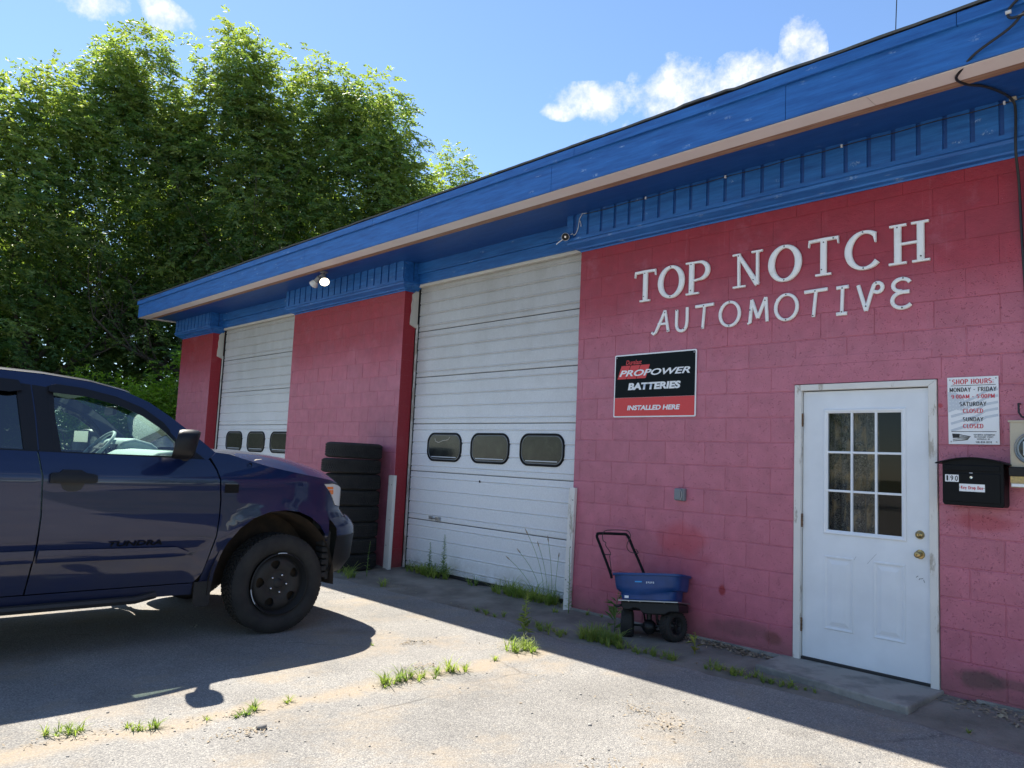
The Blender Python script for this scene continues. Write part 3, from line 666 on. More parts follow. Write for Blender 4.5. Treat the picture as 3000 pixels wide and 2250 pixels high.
# frieze over each pier: boxed out, vertical boards, cove below
YB = -.115
def frieze(x0, x1, first, endL=True, endR=True):
    e = .11; a = x0-(e if endL else 0); b = x1+(e if endR else 0)
    bm = bmesh.new(); box(bm, a+.012, b-.012, YB+.012, .19, 3.665, 3.925)
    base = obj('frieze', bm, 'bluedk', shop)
    # cove and mouldings (profile in y,z), mitred round the corners
    prof = [(YB-.006, 3.662), (YB-.012, 3.676), (YB-.012, 3.645), (YB+.004, 3.640), (YB+.010, 3.618), (-.045, 3.585), (-.040, 3.572), (-.010, 3.562), (-.006, 3.549)]
    bm = bmesh.new()
    path = ([('L', x0)] if endL else []) + [('F', 0)] + ([('R', x1)] if endR else [])
    rings = []
    def ring(fn): rings.append([bm.verts.new(fn(y, z)) for y, z in prof])
    if endL: ring(lambda y, z: (x0+y, .19, z)); ring(lambda y, z: (x0+y, y, z))
    else: ring(lambda y, z: (x0, y, z))
    if endR: ring(lambda y, z: (x1-y, y, z)); ring(lambda y, z: (x1-y, .19, z))
    else: ring(lambda y, z: (x1, y, z))
    for i in range(len(rings)-1):
        for k in range(len(prof)-1): bm.faces.new((rings[i][k], rings[i+1][k], rings[i+1][k+1], rings[i][k+1]))
    obj('cove_moulding', bm, 'blue', shop, smooth=30)
    x = first; xs = [a]
    while x < b-.05:
        if x > a+.05: xs.append(x)
        x += .1722
    xs.append(b)
    me = {}
    for p, q in zip(xs, xs[1:]):
        w = round(q-p-.032, 3)
        if w not in me:
            m = bpy.data.meshes.new('frieze_board'); t = box(bmesh.new(), 0, w, 0, .014, 0, .262)
            bmesh.ops.recalc_face_normals(t, faces=t.faces[:]); t.to_mesh(m); t.free(); m.materials.append(M['blue']); me[w] = m
        o = bpy.data.objects.new('frieze_board', me[w]); COL.objects.link(o); o.parent = base; o.location = Vector((p+.016 if p != a else p+.002, YB, 3.666))-ORG[shop.name]
    for s, xx in (('L', a), ('R', b)):
        if (s == 'L' and endL) or (s == 'R' and endR):
            for j in range(2): obj('frieze_board', box(bmesh.new(), xx if s == 'L' else xx-.013, xx+.013 if s == 'L' else xx, YB+.016+.15*j, YB+.15+.15*j, 3.666, 3.921), 'blue', base)
frieze(-2.315, XR-.3, -2.311, True, False)
frieze(-8.385, -5.39, -8.384)
frieze(-13.12, -11.575, -13.09)

# garage doors -----------------------------------------------------------------
def garage_door(x0, x1, label, wins, z0=-.01):
    H = .607; yb = .222
    bm = box(bmesh.new(), x0+.02, x1-.02, yb+.02, yb+.045, z0, 3.62); gd = obj('garage_door', bm, 'gdoor', shop); gd['label'] = label
    secs = [0, 1, 2, 3, 4, 5]
    for s in secs:
        a = z0+.006+H*s+(.0 if s else 0); b = z0+H*(s+1)-.003
        pf = [(yb+.02, a), (yb+.004, a), (yb, a+.006)]
        top = b
        for d in (.535, .382, .229, .075):
            zc = top-d
            if s == 5 and d == .075: pass
            pf += [(yb, zc-.017), (yb+.010, zc-.011), (yb+.011, zc-.006), (yb-.004, zc+.007), (yb-.004, zc+.013), (yb, zc+.022)]
        pf += [(yb, b-.006), (yb+.004, b), (yb+.02, b)]
        bm = bmesh.new()
        hl = [(c-.335, c+.335) for c in wins] if s == 2 else []
        zw0, zw1 = 1.345, 1.695
        if not hl:
            L_ = [bm.verts.new((x0+.004, y, z)) for y, z in pf]; Q = [bm.verts.new((x1-.004, y, z)) for y, z in pf]
            for k in range(len(pf)-1): bm.faces.new((L_[k], L_[k+1], Q[k+1], Q[k]))
        else:
            # the windows sit in front of the skin; a dark-coloured sheet behind each pane stands in for the dim garage
            L_ = [bm.verts.new((x0+.004, y, z)) for y, z in pf]; Q = [bm.verts.new((x1-.004, y, z)) for y, z in pf]
            for k in range(len(pf)-1): bm.faces.new((L_[k], L_[k+1], Q[k+1], Q[k]))
        p = obj('door_section', bm, 'gdoor', gd)
        bm = box(bmesh.new(), x0+.006, x1-.006, yb+.003, yb+.02, b-.0005, b+.0045); obj('seam_gasket', bm, 'dark', gd)
    for c in wins:
        def rr(cx, cz, hx, hz, r, n=7):
            out = []
            for sx, sz, a0 in ((1, 1, 0), (-1, 1, 90), (-1, -1, 180), (1, -1, 270)):
                out += [(cx+sx*(hx-r)+r*math.cos(R(a0+90*i/n)), cz+sz*(hz-r)+r*math.sin(R(a0+90*i/n))) for i in range(n+1)]
            return out
        zc = 1.52
        def ringsheet(stages):
            bm = bmesh.new(); pr = None
            for (hx, hz, r, y) in stages:
                cur = [bm.verts.new((a, y, b)) for a, b in rr(c, zc, hx, hz, r)]
                if pr:
                    for k in range(len(cur)): bm.faces.new((pr[k], pr[(k+1) % len(cur)], cur[(k+1) % len(cur)], cur[k]))
                pr = cur
            return bm
        fr = obj('window_frame', ringsheet([(.337, .179, .13, yb+.004), (.337, .179, .13, yb-.010), (.331, .173, .125, yb-.016), (.320, .162, .115, yb-.016), (.315, .157, .110, yb-.009), (.313, .155, .108, yb-.004)]), 'blackpaint', gd, smooth=40)
        obj('window_gasket', ringsheet([(.314, .156, .109, yb-.0045), (.306, .148, .103, yb-.009), (.301, .143, .099, yb-.005)]), 'greybox', gd, smooth=40)
        bm = bmesh.new(); bm.faces.new([bm.verts.new((a, yb-.0070, b)) for a, b in rr(c, zc, .303, .145, .100)])
        obj('pane', bm, 'dirtyglass', gd)
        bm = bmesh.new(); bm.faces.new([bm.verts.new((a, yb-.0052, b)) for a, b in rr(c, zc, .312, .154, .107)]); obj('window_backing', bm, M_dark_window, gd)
        bm = box(bmesh.new(), c-.24, c+.24, yb-.0095, yb-.0065, zc-.128, zc-.118); obj('sill_bead', bm, 'grey_print', gd)
    return gd
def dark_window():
    m, nt, b = newmat('painted_garage_gloom'); P = N(nt, 'ShaderNodeNewGeometry').outputs['Position']  # garage gloom put into the colour of a flat sheet behind the pane
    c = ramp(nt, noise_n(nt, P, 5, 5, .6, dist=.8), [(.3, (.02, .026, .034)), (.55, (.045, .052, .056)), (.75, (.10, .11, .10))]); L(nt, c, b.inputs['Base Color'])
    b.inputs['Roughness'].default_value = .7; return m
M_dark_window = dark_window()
g2 = garage_door(-5.345, -2.315, 'white ribbed sectional garage door with three rounded windows', [-4.675, -3.83, -2.985])
g1 = garage_door(-11.50, -8.40, 'farther white garage door partly hidden by the blue truck', [-10.78, -9.895, -9.02])
bm = bmesh.new(); tube(bm, [(-4.86, .19, .64), (-4.70, .19, .636)], .008); box(bm, -4.875, -4.835, .19, .226, .622, .658); box(bm, -4.735, -4.675, .185, .224, .615, .655)
obj('handle', bm, 'steel', g2)
for x in (-3.975,): obj('lock_hole', lathe(bmesh.new(), [(.0, -.002), (.014, -.002), (.014, .004)], 'y', (x, .218, 1.13), 12), 'dark', g2)
bm = bmesh.new(); box(bm, -4.78, -4.30, .19, .218, 1.675, 1.68)
bm.free()
bm = tube(bmesh.new(), [(-4.86, .212, 1.63), (-4.84, .212, 1.59), (-4.78, .212, 1.575), (-4.70, .212, 1.60), (-4.60, .212, 1.61), (-4.56, .212, 1.645)], .004, 6); obj('loose_cord', bm, 'cream', g2)
# bottom weather strip, stops and jambs
for (x0, x1) in ((-5.39, -2.315), (-11.575, -8.385)):
    obj('door_sweep', box(bmesh.new(), x0+.05, x1-.01, .205, .235, -.045, -.006), 'rubber', shop)
    obj('header_trim', box(bmesh.new(), x0+.02, x1+.0, .150, .212, 3.612, 3.652), 'cream', shop, bev=.006)
    obj('header_board', box(bmesh.new(), x0-.0, x1+.0, .128, .20, 3.645, 3.775), 'blue', shop, bev=.004)
    obj('header_board', box(bmesh.new(), x0-.0, x1+.0, .105, .20, 3.777, 3.93), 'blue', shop, bev=.004)
    bm = bmesh.new()
    zz = [-.03, .5, 1.1, 1.7, 2.3, 2.9, 3.12]
    box(bm, x0+.001, x0+.035, .205, .25, -.03, 3.13); obj('door_jamb', bm, 'peel', shop)
    # upper stub of jamb, broken off with a ragged edge
    pl = [(.19, 3.60), (.112, 3.52), (.118, 3.45), (.105, 3.38), (.112, 3.3), (.10, 3.22), (.098, 3.115), (.16, 3.09), (.205, 3.075), (.205, 3.60)]
    obj('door_jamb', prism(bmesh.new(), pl, x0+.0005, x0+.030, 'x'), 'cream', shop)
    obj('jamb_gap_shade', box(bmesh.new(), x0+.035, x0+.05, .216, .25, -.04, 3.61), 'dark', shop)  # dark strip stands in for the shaded gap between jamb and door

# entry door ---------------------------------------------------------------------
fr = bmesh.new()
def frame_piece(poly, y0, y1):
    obj('door_frame', prism(bmesh.new(), poly, y0, y1, 'y'), 'peel', shop, bev=.003)
frame_piece([(.0, -.06), (.054, -.03), (.054, 2.036), (.0, 2.082)], -.012, .14)
frame_piece([(.976, -.03), (1.03, -.06), (1.03, 2.082), (.976, 2.036)], -.012, .14)
frame_piece([(.0005, 2.0825), (.0545, 2.0365), (.9755, 2.0365), (1.0295, 2.0825)], -.0122, .14)
obj('threshold', box(bmesh.new(), .05, .98, .012, .13, -.02, .010), 'dark', shop, bev=.004)  # coloured dark to stand in for the shaded gap below the door
ed = bmesh.new(); y0 = .022
# slab with window opening
X0, X1, Z0, Z1 = .060, .970, .014, 2.028; wx0, wx1, wz0, wz1 = .245, .797, .968, 1.865
box(ed, X0, wx0, y0, y0+.045, Z0, Z1); box(ed, wx1, X1, y0, y0+.045, Z0, Z1); box(ed, wx0, wx1, y0, y0+.045, Z0, wz0); box(ed, wx0, wx1, y0, y0+.045, wz1, Z1)
edoor = obj('entry_door', ed, 'edoor', shop); edoor['label'] = 'white half glazed steel door with nine panes'
def mould(x0, x1, z0, z1, w, h, m, yb=y0, inner=True):
    bm = bmesh.new(); pr = None
    for d, yy in ((0, yb+.001), (0.002, yb-h*.55), (w*.3, yb-h), (w*.6, yb-h*.8), (w, yb-h*.1 if inner else yb+.001)):
        cur = [bm.verts.new(p) for p in ((x0+d, yy, z0+d), (x1-d, yy, z0+d), (x1-d, yy, z1-d), (x0+d, yy, z1-d))]
        if pr:
            for k in range(4): bm.faces.new((pr[k], pr[(k+1) % 4], cur[(k+1) % 4], cur[k]))
        pr = cur
    return bm
obj('lite_frame', mould(.222, .820, .945, 1.892, .034, .012, 'vinyl'), 'vinyl', edoor)
for (a, b) in ((.229, .452), (.588, .809)):
    bm = mould(a, b, .245, .786, .022, .007, 'edoor'); obj('raised_panel', bm, 'edoor', edoor)
    bm = bmesh.new(); pr = None
    for d, yy in ((.034, y0-.0005), (.060, y0-.007)):
        cur = [bm.verts.new(p) for p in ((a+d, yy, .245+d), (b-d, yy, .245+d), (b-d, yy, .786-d), (a+d, yy, .786-d))]
        if pr:
            for k in range(4): bm.faces.new((pr[k], pr[(k+1) % 4], cur[(k+1) % 4], cur[k]))
        pr = cur
    bm.faces.new(pr); obj('raised_panel', bm, 'edoor', edoor)
px = [.252, .434, .610, .790]; pz = [.975, 1.272, 1.562, 1.858]; mw = .0085
for i in (1, 2): obj('muntin', box(bmesh.new(), px[i]-mw, px[i]+mw, y0-.004, y0+.018, .962, 1.872), 'vinyl', edoor, bev=.004)
for j in (1, 2): obj('muntin', box(bmesh.new(), .242, .80, y0-.0035, y0+.0175, pz[j]-mw, pz[j]+mw), 'vinyl', edoor, bev=.004)
for i in range(3):
    for j in range(3):
        bm = bmesh.new(); bm.faces.new([bm.verts.new(p) for p in ((px[i], y0+.012, pz[j]), (px[i+1], y0+.012, pz[j]), (px[i+1], y0+.012, pz[j+1]), (px[i], y0+.012, pz[j+1]))])
        obj('pane', bm, 'glass', edoor)
for z in (1.808, 1.031, .246):
    bm = bmesh.new(); lathe(bm, [(.002, -.052), (.0075, -.05), (.0075, .05), (.002, .052)], 'z', (.056, y0-.012, z), 10); box(bm, .040, .0555, y0-.014, y0-.009, z-.045, z+.045)
    for k in (-.03, 0, .03): box(bm, .047, .066, y0-.021, y0-.012, z+k-.004, z+k+.004)
    obj('hinge', bm, 'rust', edoor)
def knob(x, z, prof, name):
    o = obj(name, lathe(bmesh.new(), prof, 'y', (x, y0, z), 28), 'brass', edoor, smooth=50); return o
kb = knob(.905, 1.003, [(.0, -.030), (.010, -.0305), (.012, -.028), (.017, -.026), (.024, -.020), (.029, -.008), (.031, .001)], 'deadbolt')
obj('keyhole', box(bmesh.new(), .9035, .9065, y0-.0315, y0-.028, .995, 1.011), 'dark', edoor)
knob(.905, .869, [(.0, -.062), (.012, -.063), (.019, -.060), (.023, -.052), (.0225, -.042), (.016, -.032), (.011, -.026), (.011, -.010), (.028, -.008), (.033, .001)], 'door_knob')
obj('keyhole', box(bmesh.new(), .9035, .9065, y0-.0645, y0-.060, .862, .877), 'dark', edoor)
bm = bmesh.new()
for i, (a, b, l, r) in enumerate(((.885, .715, .018, 40), (.90, .70, .014, 60), (.915, .705, .02, 20), (.93, .69, .02, 110), (.58, .80, .10, 50), (.46, .79, .03, 60))):
    dx, dz = math.cos(R(r))*l/2, math.sin(R(r))*l/2; w = .0022 if i < 4 else .0008
    nx, nz = -math.sin(R(r))*w, math.cos(R(r))*w
    bm.faces.new([bm.verts.new((a+p, y0-.0006-.0001*i, b+q)) for p, q in ((-dx-nx, -dz-nz), (dx-nx, dz-nz), (dx+nx, dz+nz), (-dx+nx, -dz+nz))])
obj('scuff_mark', bm, 'greybox', edoor)
# curtain inside, drawn across two thirds of the glass
cur = bmesh.new(); n = 90; pr = None
for i in range(n+1):
    x = .20+(.590-.20)*i/n; y = .135+.016*math.sin(x*70)+.008*math.sin(x*131+1)
    c = [cur.verts.new((x+.004*math.sin(z*5), y+.004*math.sin(z*3+x*20), z)) for z in (.9, 1.2, 1.5, 1.9)]
    if pr:
        for k in range(3): cur.faces.new((pr[k], c[k], c[k+1], pr[k+1]))
    pr = c
tag(obj('curtain', cur, 'curtain', smooth=True), 'patterned dark curtain hanging behind the entry door glass', 'curtain')
# dim room behind the door: rear partition and counter edge
bm = bmesh.new(); box(bm, -.6, 1.9, 2.6, 2.65, 0, 2.6); box(bm, -.62, -.6, .2, 2.6, 0, 2.6); box(bm, 1.9, 1.92, .2, 2.6, 0, 2.6); box(bm, -.62, 1.92, .2, 2.65, 2.6, 2.62)
obj('office_partition', bm, 'inside', shop)

# ================================================================== THINGS ON AND BY THE WALL
st = bmesh.new()
pl = [(-.10, .02), (-.075, -.44), (.45, -.50), (1.03, -.575), (1.055, .02)]
prism(st, pl, -.14, -.012, 'z')
for v in st.verts:
    if v.co.z > -.1: v.co.z += .006*noise.noise(v.co*3)+(.0 if v.co.y < -.1 else .006)
tag(obj('door_step', st, 'conc', bev=.012), 'worn grey concrete slab below the white entry door', 'step')
# leaning boards
def board(name, x, y, w, d, h, tilt, lab):
    t = thing(name, lab, 'board', (x, y, -.05)); bm = box(bmesh.new(), 0, w, 0, d, 0, h)
    for v in bm.verts: v.co.x += v.co.z*tilt
    o = obj('plank', bm, 'peel', t, bev=.003, world=False)
    for z in (.3, .62, h-.12):
        obj('nail_head', lathe(bmesh.new(), [(0, -.002), (.006, -.0015), (.006, .001)], 'y', (w*.5+z*tilt+(.02 if z > .5 else -.02), 0, z), 8), 'dark', t, world=False)
    return t
board('leaning_board', -5.455, -.052, .115, .045, 1.185, .012, 'white weathered board stood against the pier corner beside the tyres')
board('leaning_board', -2.352, -.043, .078, .038, 1.20, .020, 'narrow white board stood at the corner between garage door and spreader')

# raised letters -------------------------------------------------------------------
ts = thing('letter_sign', 'raised white serif letters TOP NOTCH on the red wall', 'sign', (-.3, 0, 2.93))
Y0 = -.004
def letter(parent, name, strokes, bx, x0, x1, z0, z1, h=.022, screws=()):
    """strokes: list of (points in unit box, width or widths in metres)"""
    bm = bmesh.new(); sc = [(x0+(x1-x0)*a, z0+(z1-z0)*b) for a, b in screws]
    for k, (pts, w) in enumerate(strokes):
        q = [(x0+(x1-x0)*a, z0+(z1-z0)*b) for a, b in pts]
        ridge(bm, q, w, h-.0006*k, Y0)
    o = obj('letter_'+name, bm, 'letter', parent, smooth=50)
    b2 = bmesh.new()
    for a, b in sc: lathe(b2, [(0, -h-.0035), (.0055, -h-.0025), (.0055, -h+.006)], 'y', (a, Y0, b), 8)
    if sc: obj('screw_head', b2, 'dark', o)
Wd, Wn = .049, .021
def O_(cx=.5, cz=.5, rx=.42, rz=.455, a=0, b=360, n=36, thick=.056, thin=.027, sk=0):
    p = [(cx+rx*math.cos(R(a+(b-a)*i/n)), cz+rz*math.sin(R(a+(b-a)*i/n))) for i in range(n+1)]
    w = [thin+(thick-thin)*abs(math.cos(R(a+sk+(b-a)*i/n)))**1.4 for i in range(n+1)]; return (p, w)
def sf(x0, x1, z, w=.016): return ([(x0, z), (x1, z)], [w*1.15, w*1.15])
zb, zt = 2.932, 3.232
letter(ts, 't', [([(.5, .03), (.5, .96)], Wd), ([(.04, .80), (.06, .955), (.5, .965), (.94, .955), (.96, .80)], [.010, .028, .026, .028, .010]), sf(.28, .72, .03)], 0, -1.611, -1.354, zb, zt, screws=((.5, .9), (.47, .16)))
letter(ts, 'o', [O_()], 0, -1.332, -1.054, zb-.003, zt+.003, screws=((.5, .955), (.5, .045)))
letter(ts, 'p', [([(.24, .03), (.24, .97)], Wd), (([(.24, .965), (.5, .965)]+arc(.56, .70, .36, .262, 88, -92, 16)+[(.40, .42), (.24, .46)]), [.018, .02]+[.02+.026*max(0, math.cos(R(88-180*i/16))) for i in range(17)]+[.02, .014]), sf(.0, .3, .972), sf(.02, .56, .03)], 0, -1.033, -.790, zb, zt, screws=((.24, .92), (.24, .13)))
letter(ts, 'n', [([(.22, .03), (.20, .95)], .024), ([(.19, .955), (.84, .03)], [.030, .046]), ([(.84, .02), (.83, .97)], .026), sf(.02, .44, .03), sf(.0, .26, .965), sf(.64, 1., .972)], 0, -.562, -.287, zb, zt, screws=((.21, .92), (.72, .17)))
letter(ts, 'o', [O_()], 0, -.230, .046, zb-.003, zt+.003, screws=((.5, .955), (.5, .045)))
letter(ts, 't', [([(.5, .03), (.5, .96)], Wd), ([(.04, .80), (.06, .955), (.5, .965), (.94, .955), (.96, .80)], [.010, .028, .026, .028, .010]), sf(.26, .74, .03)], 0, .101, .357, zb, zt, screws=((.52, .88), (.46, .16), (.82, .95)))
letter(ts, 'c', [O_(.54, .5, .46, .455, 52, 318, 30, .054, .024, 0), ([(.80, .90), (.84, .66)], [.030, .010])], 0, .400, .668, zb-.003, zt+.003, screws=((.5, .955), (.52, .045)))
letter(ts, 'h', [([(.22, .03), (.22, .97)], Wd), ([(.78, .03), (.78, .97)], Wd), ([(.22, .50), (.78, .50)], .020), sf(.02, .44, .97), sf(.0, .44, .03), sf(.56, .98, .97), sf(.58, 1., .03)], 0, .720, .998, zb, zt, screws=((.22, .92), (.80, .13)))
ta = thing('letter_sign', 'smaller rounded white letters AUTOMOTIVE below TOP NOTCH', 'sign', (-.25, 0, 2.6))
zb, zt = 2.607, 2.829; w = .0275
letter(ta, 'a', [([(.05, .10), (.14, .02), (.26, .10), (.72, .97)], [w*.9, w*.8, w, w]), ([(.72, .97), (.90, .06)], w*.95), ([(.36, .42), (.80, .42)], w*.8)], 0, -1.405, -1.192, zb, zt, .016, ((.73, .88), (.9, .10)))
letter(ta, 'u', [([(.10, .93), (.09, .4)]+arc(.48, .32, .39, .28, 180, 350, 12)+[(.90, .45), (.90, .98)], w)], 0, -1.138, -1.000, zb, zt, .016, ((.12, .9), (.7, .12)))
letter(ta, 't', [([(.06, .955), (.5, .965), (.95, .975)], w), ([(.50, .95), (.42, .03)], w*.9)], 0, -.940, -.732, zb, zt, .016, ((.48, .95), (.42, .06)))
letter(ta, 'o', [O_(.5, .5, .44, .45, 100, 460, 30, w*1.02, w*.85), ([(.14, .82), (.10, .68)], w*.7)], 0, -.692, -.483, zb-.004, zt+.004, .016, ((.5, .95), (.5, .05)))
letter(ta, 'm', [([(.04, .04), (.14, .06), (.22, .93)], [w*.7, w, w]), ([(.22, .93), (.50, .22)], w), ([(.50, .22), (.86, .97)], w), ([(.86, .97), (.93, .05)], w)], 0, -.424, -.228, zb, zt, .016, ((.16, .55), (.84, .85)))
letter(ta, 'o', [O_(.5, .5, .44, .45, 100, 460, 30, w*1.02, w*.85), ([(.14, .82), (.10, .68)], w*.7)], 0, -.180, .028, zb-.004, zt+.004, .016, ((.5, .95), (.5, .05)))
letter(ta, 't', [([(.05, .955), (.5, .965), (.95, .975)], w), ([(.50, .95), (.40, .03)], w*.9)], 0, .066, .272, zb, zt, .016, ((.48, .95), (.4, .08)))
letter(ta, 'i', [([(.10, .955), (.92, .965)], w), ([(.50, .95), (.44, .05)], w*.9), ([(.08, .04), (.80, .04)], w)], 0, .322, .434, zb, zt, .016, ((.5, .93), (.46, .1)))
letter(ta, 'v', [([(.06, .95), (.34, .05)], w), ([(.34, .05), (.50, .55), (.62, .88)]+arc(.76, .80, .17, .16, 150, -120, 10)+[(.62, .68)], [w]*14), ], 0, .484, .686, zb, zt, .016, ((.35, .2), (.72, .95)))
letter(ta, 'e', [(arc(.48, .76, .34, .20, 20, 270, 14), [w]*15), ([(.50, .535), (.78, .53)], w), (arc(.50, .28, .40, .25, 90, 325, 14), [w]*15)], 0, .722, .898, zb-.002, zt+.006, .016, ((.55, .97), (.5, .03)))

# battery sign --------------------------------------------------------------------
def rrect(x0, x1, z0, z1, r, n=5):
    out = []
    for cx, cz, a0 in ((x1-r, z1-r, 0), (x0+r, z1-r, 90), (x0+r, z0+r, 180), (x1-r, z0+r, 270)):
        out += [(cx+r*math.cos(R(a0+90*i/n)), cz+r*math.sin(R(a0+90*i/n))) for i in range(n+1)]
    return out
bs = thing('battery_sign', 'black and red batteries sign with white rim on the pink wall', 'sign', (-1.365, 0, 1.845))
obj('sign_plate', prism(bmesh.new(), rrect(-1.820, -.905, 1.845, 2.442, .014), -.012, -.005, 'y'), 'white_print', bs)
def flat(poly, y): bm = bmesh.new(); bm.faces.new([bm.verts.new((a, y, b)) for a, b in poly]); return bm
up_ = [(-1.808, 2.030), (-.917, 2.030)]+[(-.917, 2.424)]+[(-.923, 2.430), (-1.802, 2.430), (-1.808, 2.424)]
obj('black_panel', flat(up_, -.0124), 'sign_black', bs)
obj('red_panel', flat([(-1.808, 2.029), (-1.808, 1.862), (-1.802, 1.856), (-.923, 1.856), (-.917, 1.862), (-.917, 2.029)], -.0124), 'sign_red', bs)
sk = .045
for i in range(3):
    a = -1.782+.1125*i; b = a+.106; o = obj('red_slab', flat([(a, 2.208), (b, 2.208), (b+sk, 2.335), (a+sk, 2.335)], -.0129), 'sign_red', bs)
def wtext(s, x0, x1, z0, z1, m, parent, y=-.0134, bold=.02, shear=.25, name='lettering'):
    return obj(name, text_fit(s, x0, x1, z0, z1, y, bold=bold, shear=shear), m, parent)
wtext('PROPOWER', -1.762, -.968, 2.232, 2.292, 'white_print', bs, bold=.025, shear=.3)
wtext('BATTERIES', -1.652, -1.066, 2.100, 2.168, 'white_print', bs, bold=.05, shear=.12)
wtext('INSTALLED HERE', -1.656, -1.067, 1.910, 1.956, 'white_print', bs, bold=.04, shear=.15)
wtext('Duralast', -1.684, -1.500, 2.342, 2.386, 'sign_red', bs, bold=.02, shear=.2)
for x in (-1.795, -.93): obj('screw', lathe(bmesh.new(), [(0, -.016), (.006, -.015), (.006, -.012)], 'y', (x, 0, 2.415), 8), 'steel', bs)

# opening hours --------------------------------------------------------------------
hs = thing('hours_sign', 'white opening hours sign with faded flag print right of the door', 'sign', (1.252, 0, 1.635))
obj('sign_plate', prism(bmesh.new(), [(1.099, 2.089), (1.406, 2.089), (1.407, 1.635), (1.104, 1.635)], -.010, -.006, 'y'), 'white_print', hs)
# ghosted flag
def strip(pts, w, y):
    bm = bmesh.new(); ribbon(bm, pts, 0, y, w, w); return bm
bm = bmesh.new()
for k in range(5):
    z = 1.96-.043*k; x0 = 1.20 if k < 2 else 1.12
    ribbon(bm, [(x0, z-.04-.02*k*.3), (1.27, z-.01), (1.33, z+.028), (1.402, z+.042)], 0, -.0102-.0001*k, .017, .017)
flag = [(1.104, 1.99), (1.15, 1.985), (1.20, 1.955), (1.205, 1.86), (1.15, 1.868), (1.104, 1.85)]
bm.faces.new([bm.verts.new((a, -.0107, b)) for a, b in flag]); obj('faded_flag', bm, 'grey_print', hs)
bm = bmesh.new()
for i in range(5):
    for j in range(4):
        cx, cz = 1.115+.019*i, 1.872+.026*j+.004*math.sin(i*2); r = .0042
        bm.faces.new([bm.verts.new((cx+r*math.cos(R(90+k*36))*(1 if k % 2 == 0 else .45), -.0110, cz+r*math.sin(R(90+k*36))*(1 if k % 2 == 0 else .45))) for k in range(10)])
obj('faded_star', bm, 'white_print', hs)
for s, x0, x1, zc, h, m in (('SHOP HOURS:', 1.130, 1.380, 2.058, .031, 'red_print'), ('MONDAY - FRIDAY', 1.113, 1.394, 2.004, .027, 'black_print'), ('9:00AM - 5:00PM', 1.124, 1.384, 1.957, .025, 'red_print'),
        ('SATURDAY', 1.174, 1.334, 1.906, .026, 'black_print'), ('CLOSED', 1.194, 1.314, 1.859, .026, 'red_print'), ('SUNDAY', 1.193, 1.315, 1.803, .026, 'black_print'), ('CLOSED', 1.194, 1.314, 1.757, .026, 'red_print'),
        ('TOP NOTCH AUTOMOTIVE', 1.256, 1.382, 1.698, .0095, 'black_print'), ('190 PLEASANT STREET', 1.258, 1.372, 1.684, .0085, 'black_print'), ('KEESEVILLE, NY', 1.276, 1.352, 1.670, .0085, 'black_print'), ('518-834-0174', 1.268, 1.362, 1.650, .012, 'black_print')):
    obj('lettering', serif_text(s, x0, x1, zc-h/2, h, -.0114, thick=.19, thin=.12), m, hs)
obj('rule', box(bmesh.new(), 1.122, 1.390, -.0112, -.0105, 2.030, 2.0335), 'black_print', hs); obj('rule', box(bmesh.new(), 1.122, 1.390, -.0112, -.0105, 1.7185, 1.7220), 'black_print', hs)
bm = bmesh.new()
for k in range(5): ribbon(bm, [(1.130, 1.700-.011*k), (1.165, 1.7015-.0105*k), (1.195, 1.694-.008*k), (1.238-.004*k, 1.687-.005*k)], 0, -.0112-.0001*k, .0045, .0045)
bm.faces.new([bm.verts.new((a, -.0118, b)) for a, b in ((1.126, 1.706), (1.172, 1.704), (1.170, 1.676), (1.130, 1.680))]); obj('flag_emblem', bm, 'black_print', hs)
for x, z in ((1.115, 2.072), (1.392, 2.075), (1.120, 1.652), (1.390, 1.652)): obj('screw', lathe(bmesh.new(), [(0, -.014), (.005, -.013), (.005, -.010)], 'y', (x, 0, z), 8), 'steel', hs)

# key drop box ----------------------------------------------------------------------
mb = thing('key_drop_box', 'black wall mounted key drop box numbered 190 beside the door', 'mailbox', (1.27, 0, 1.22))
prof = [(1.098, 1.245), (1.108, 1.228), (1.448, 1.228), (1.456, 1.245), (1.456, 1.50), (1.098, 1.50)]
obj('box_body', prism(bmesh.new(), prof, -.128, -.002, 'y'), 'blackpaint', mb, bev=.006)
top = [(1.062, 1.500)]+[(1.062+.43*i/12, 1.512+.034*math.sin(math.pi*i/12)) for i in range(13)]+[(1.492, 1.500)]
lid = [(1.060+.434*i/14, 1.506+.040*math.sin(math.pi*i/14)) for i in range(15)]; lid2 = [(a, b-.009) for a, b in lid[::-1]]
obj('box_lid', prism(bmesh.new(), lid+lid2, -.150, -.001, 'y'), 'blackpaint', mb, bev=.002)
obj('lid_gable', prism(bmesh.new(), [(1.10, 1.495)]+[(1.10+.354*i/10, 1.512+.026*math.sin(math.pi*(i+.8)/11.6)) for i in range(11)]+[(1.454, 1.495)], -.1275, -.0021, 'y'), 'blackpaint', mb)
obj('letter_flap', box(bmesh.new(), 1.113, 1.436, -.1345, -.127, 1.456, 1.492), 'blackpaint', mb, bev=.003)
obj('box_door', box(bmesh.new(), 1.113, 1.436, -.1345, -.127, 1.252, 1.440), 'blackpaint', mb, bev=.003)
obj('lock', lathe(bmesh.new(), [(0, -.140), (.008, -.1405), (.010, -.138), (.0115, -.134)], 'y', (1.273, 0, 1.414), 16), 'chrome', mb)
obj('flap_scratch', box(bmesh.new(), 1.262, 1.282, -.1349, -.134, 1.441, 1.444), 'chip', mb)
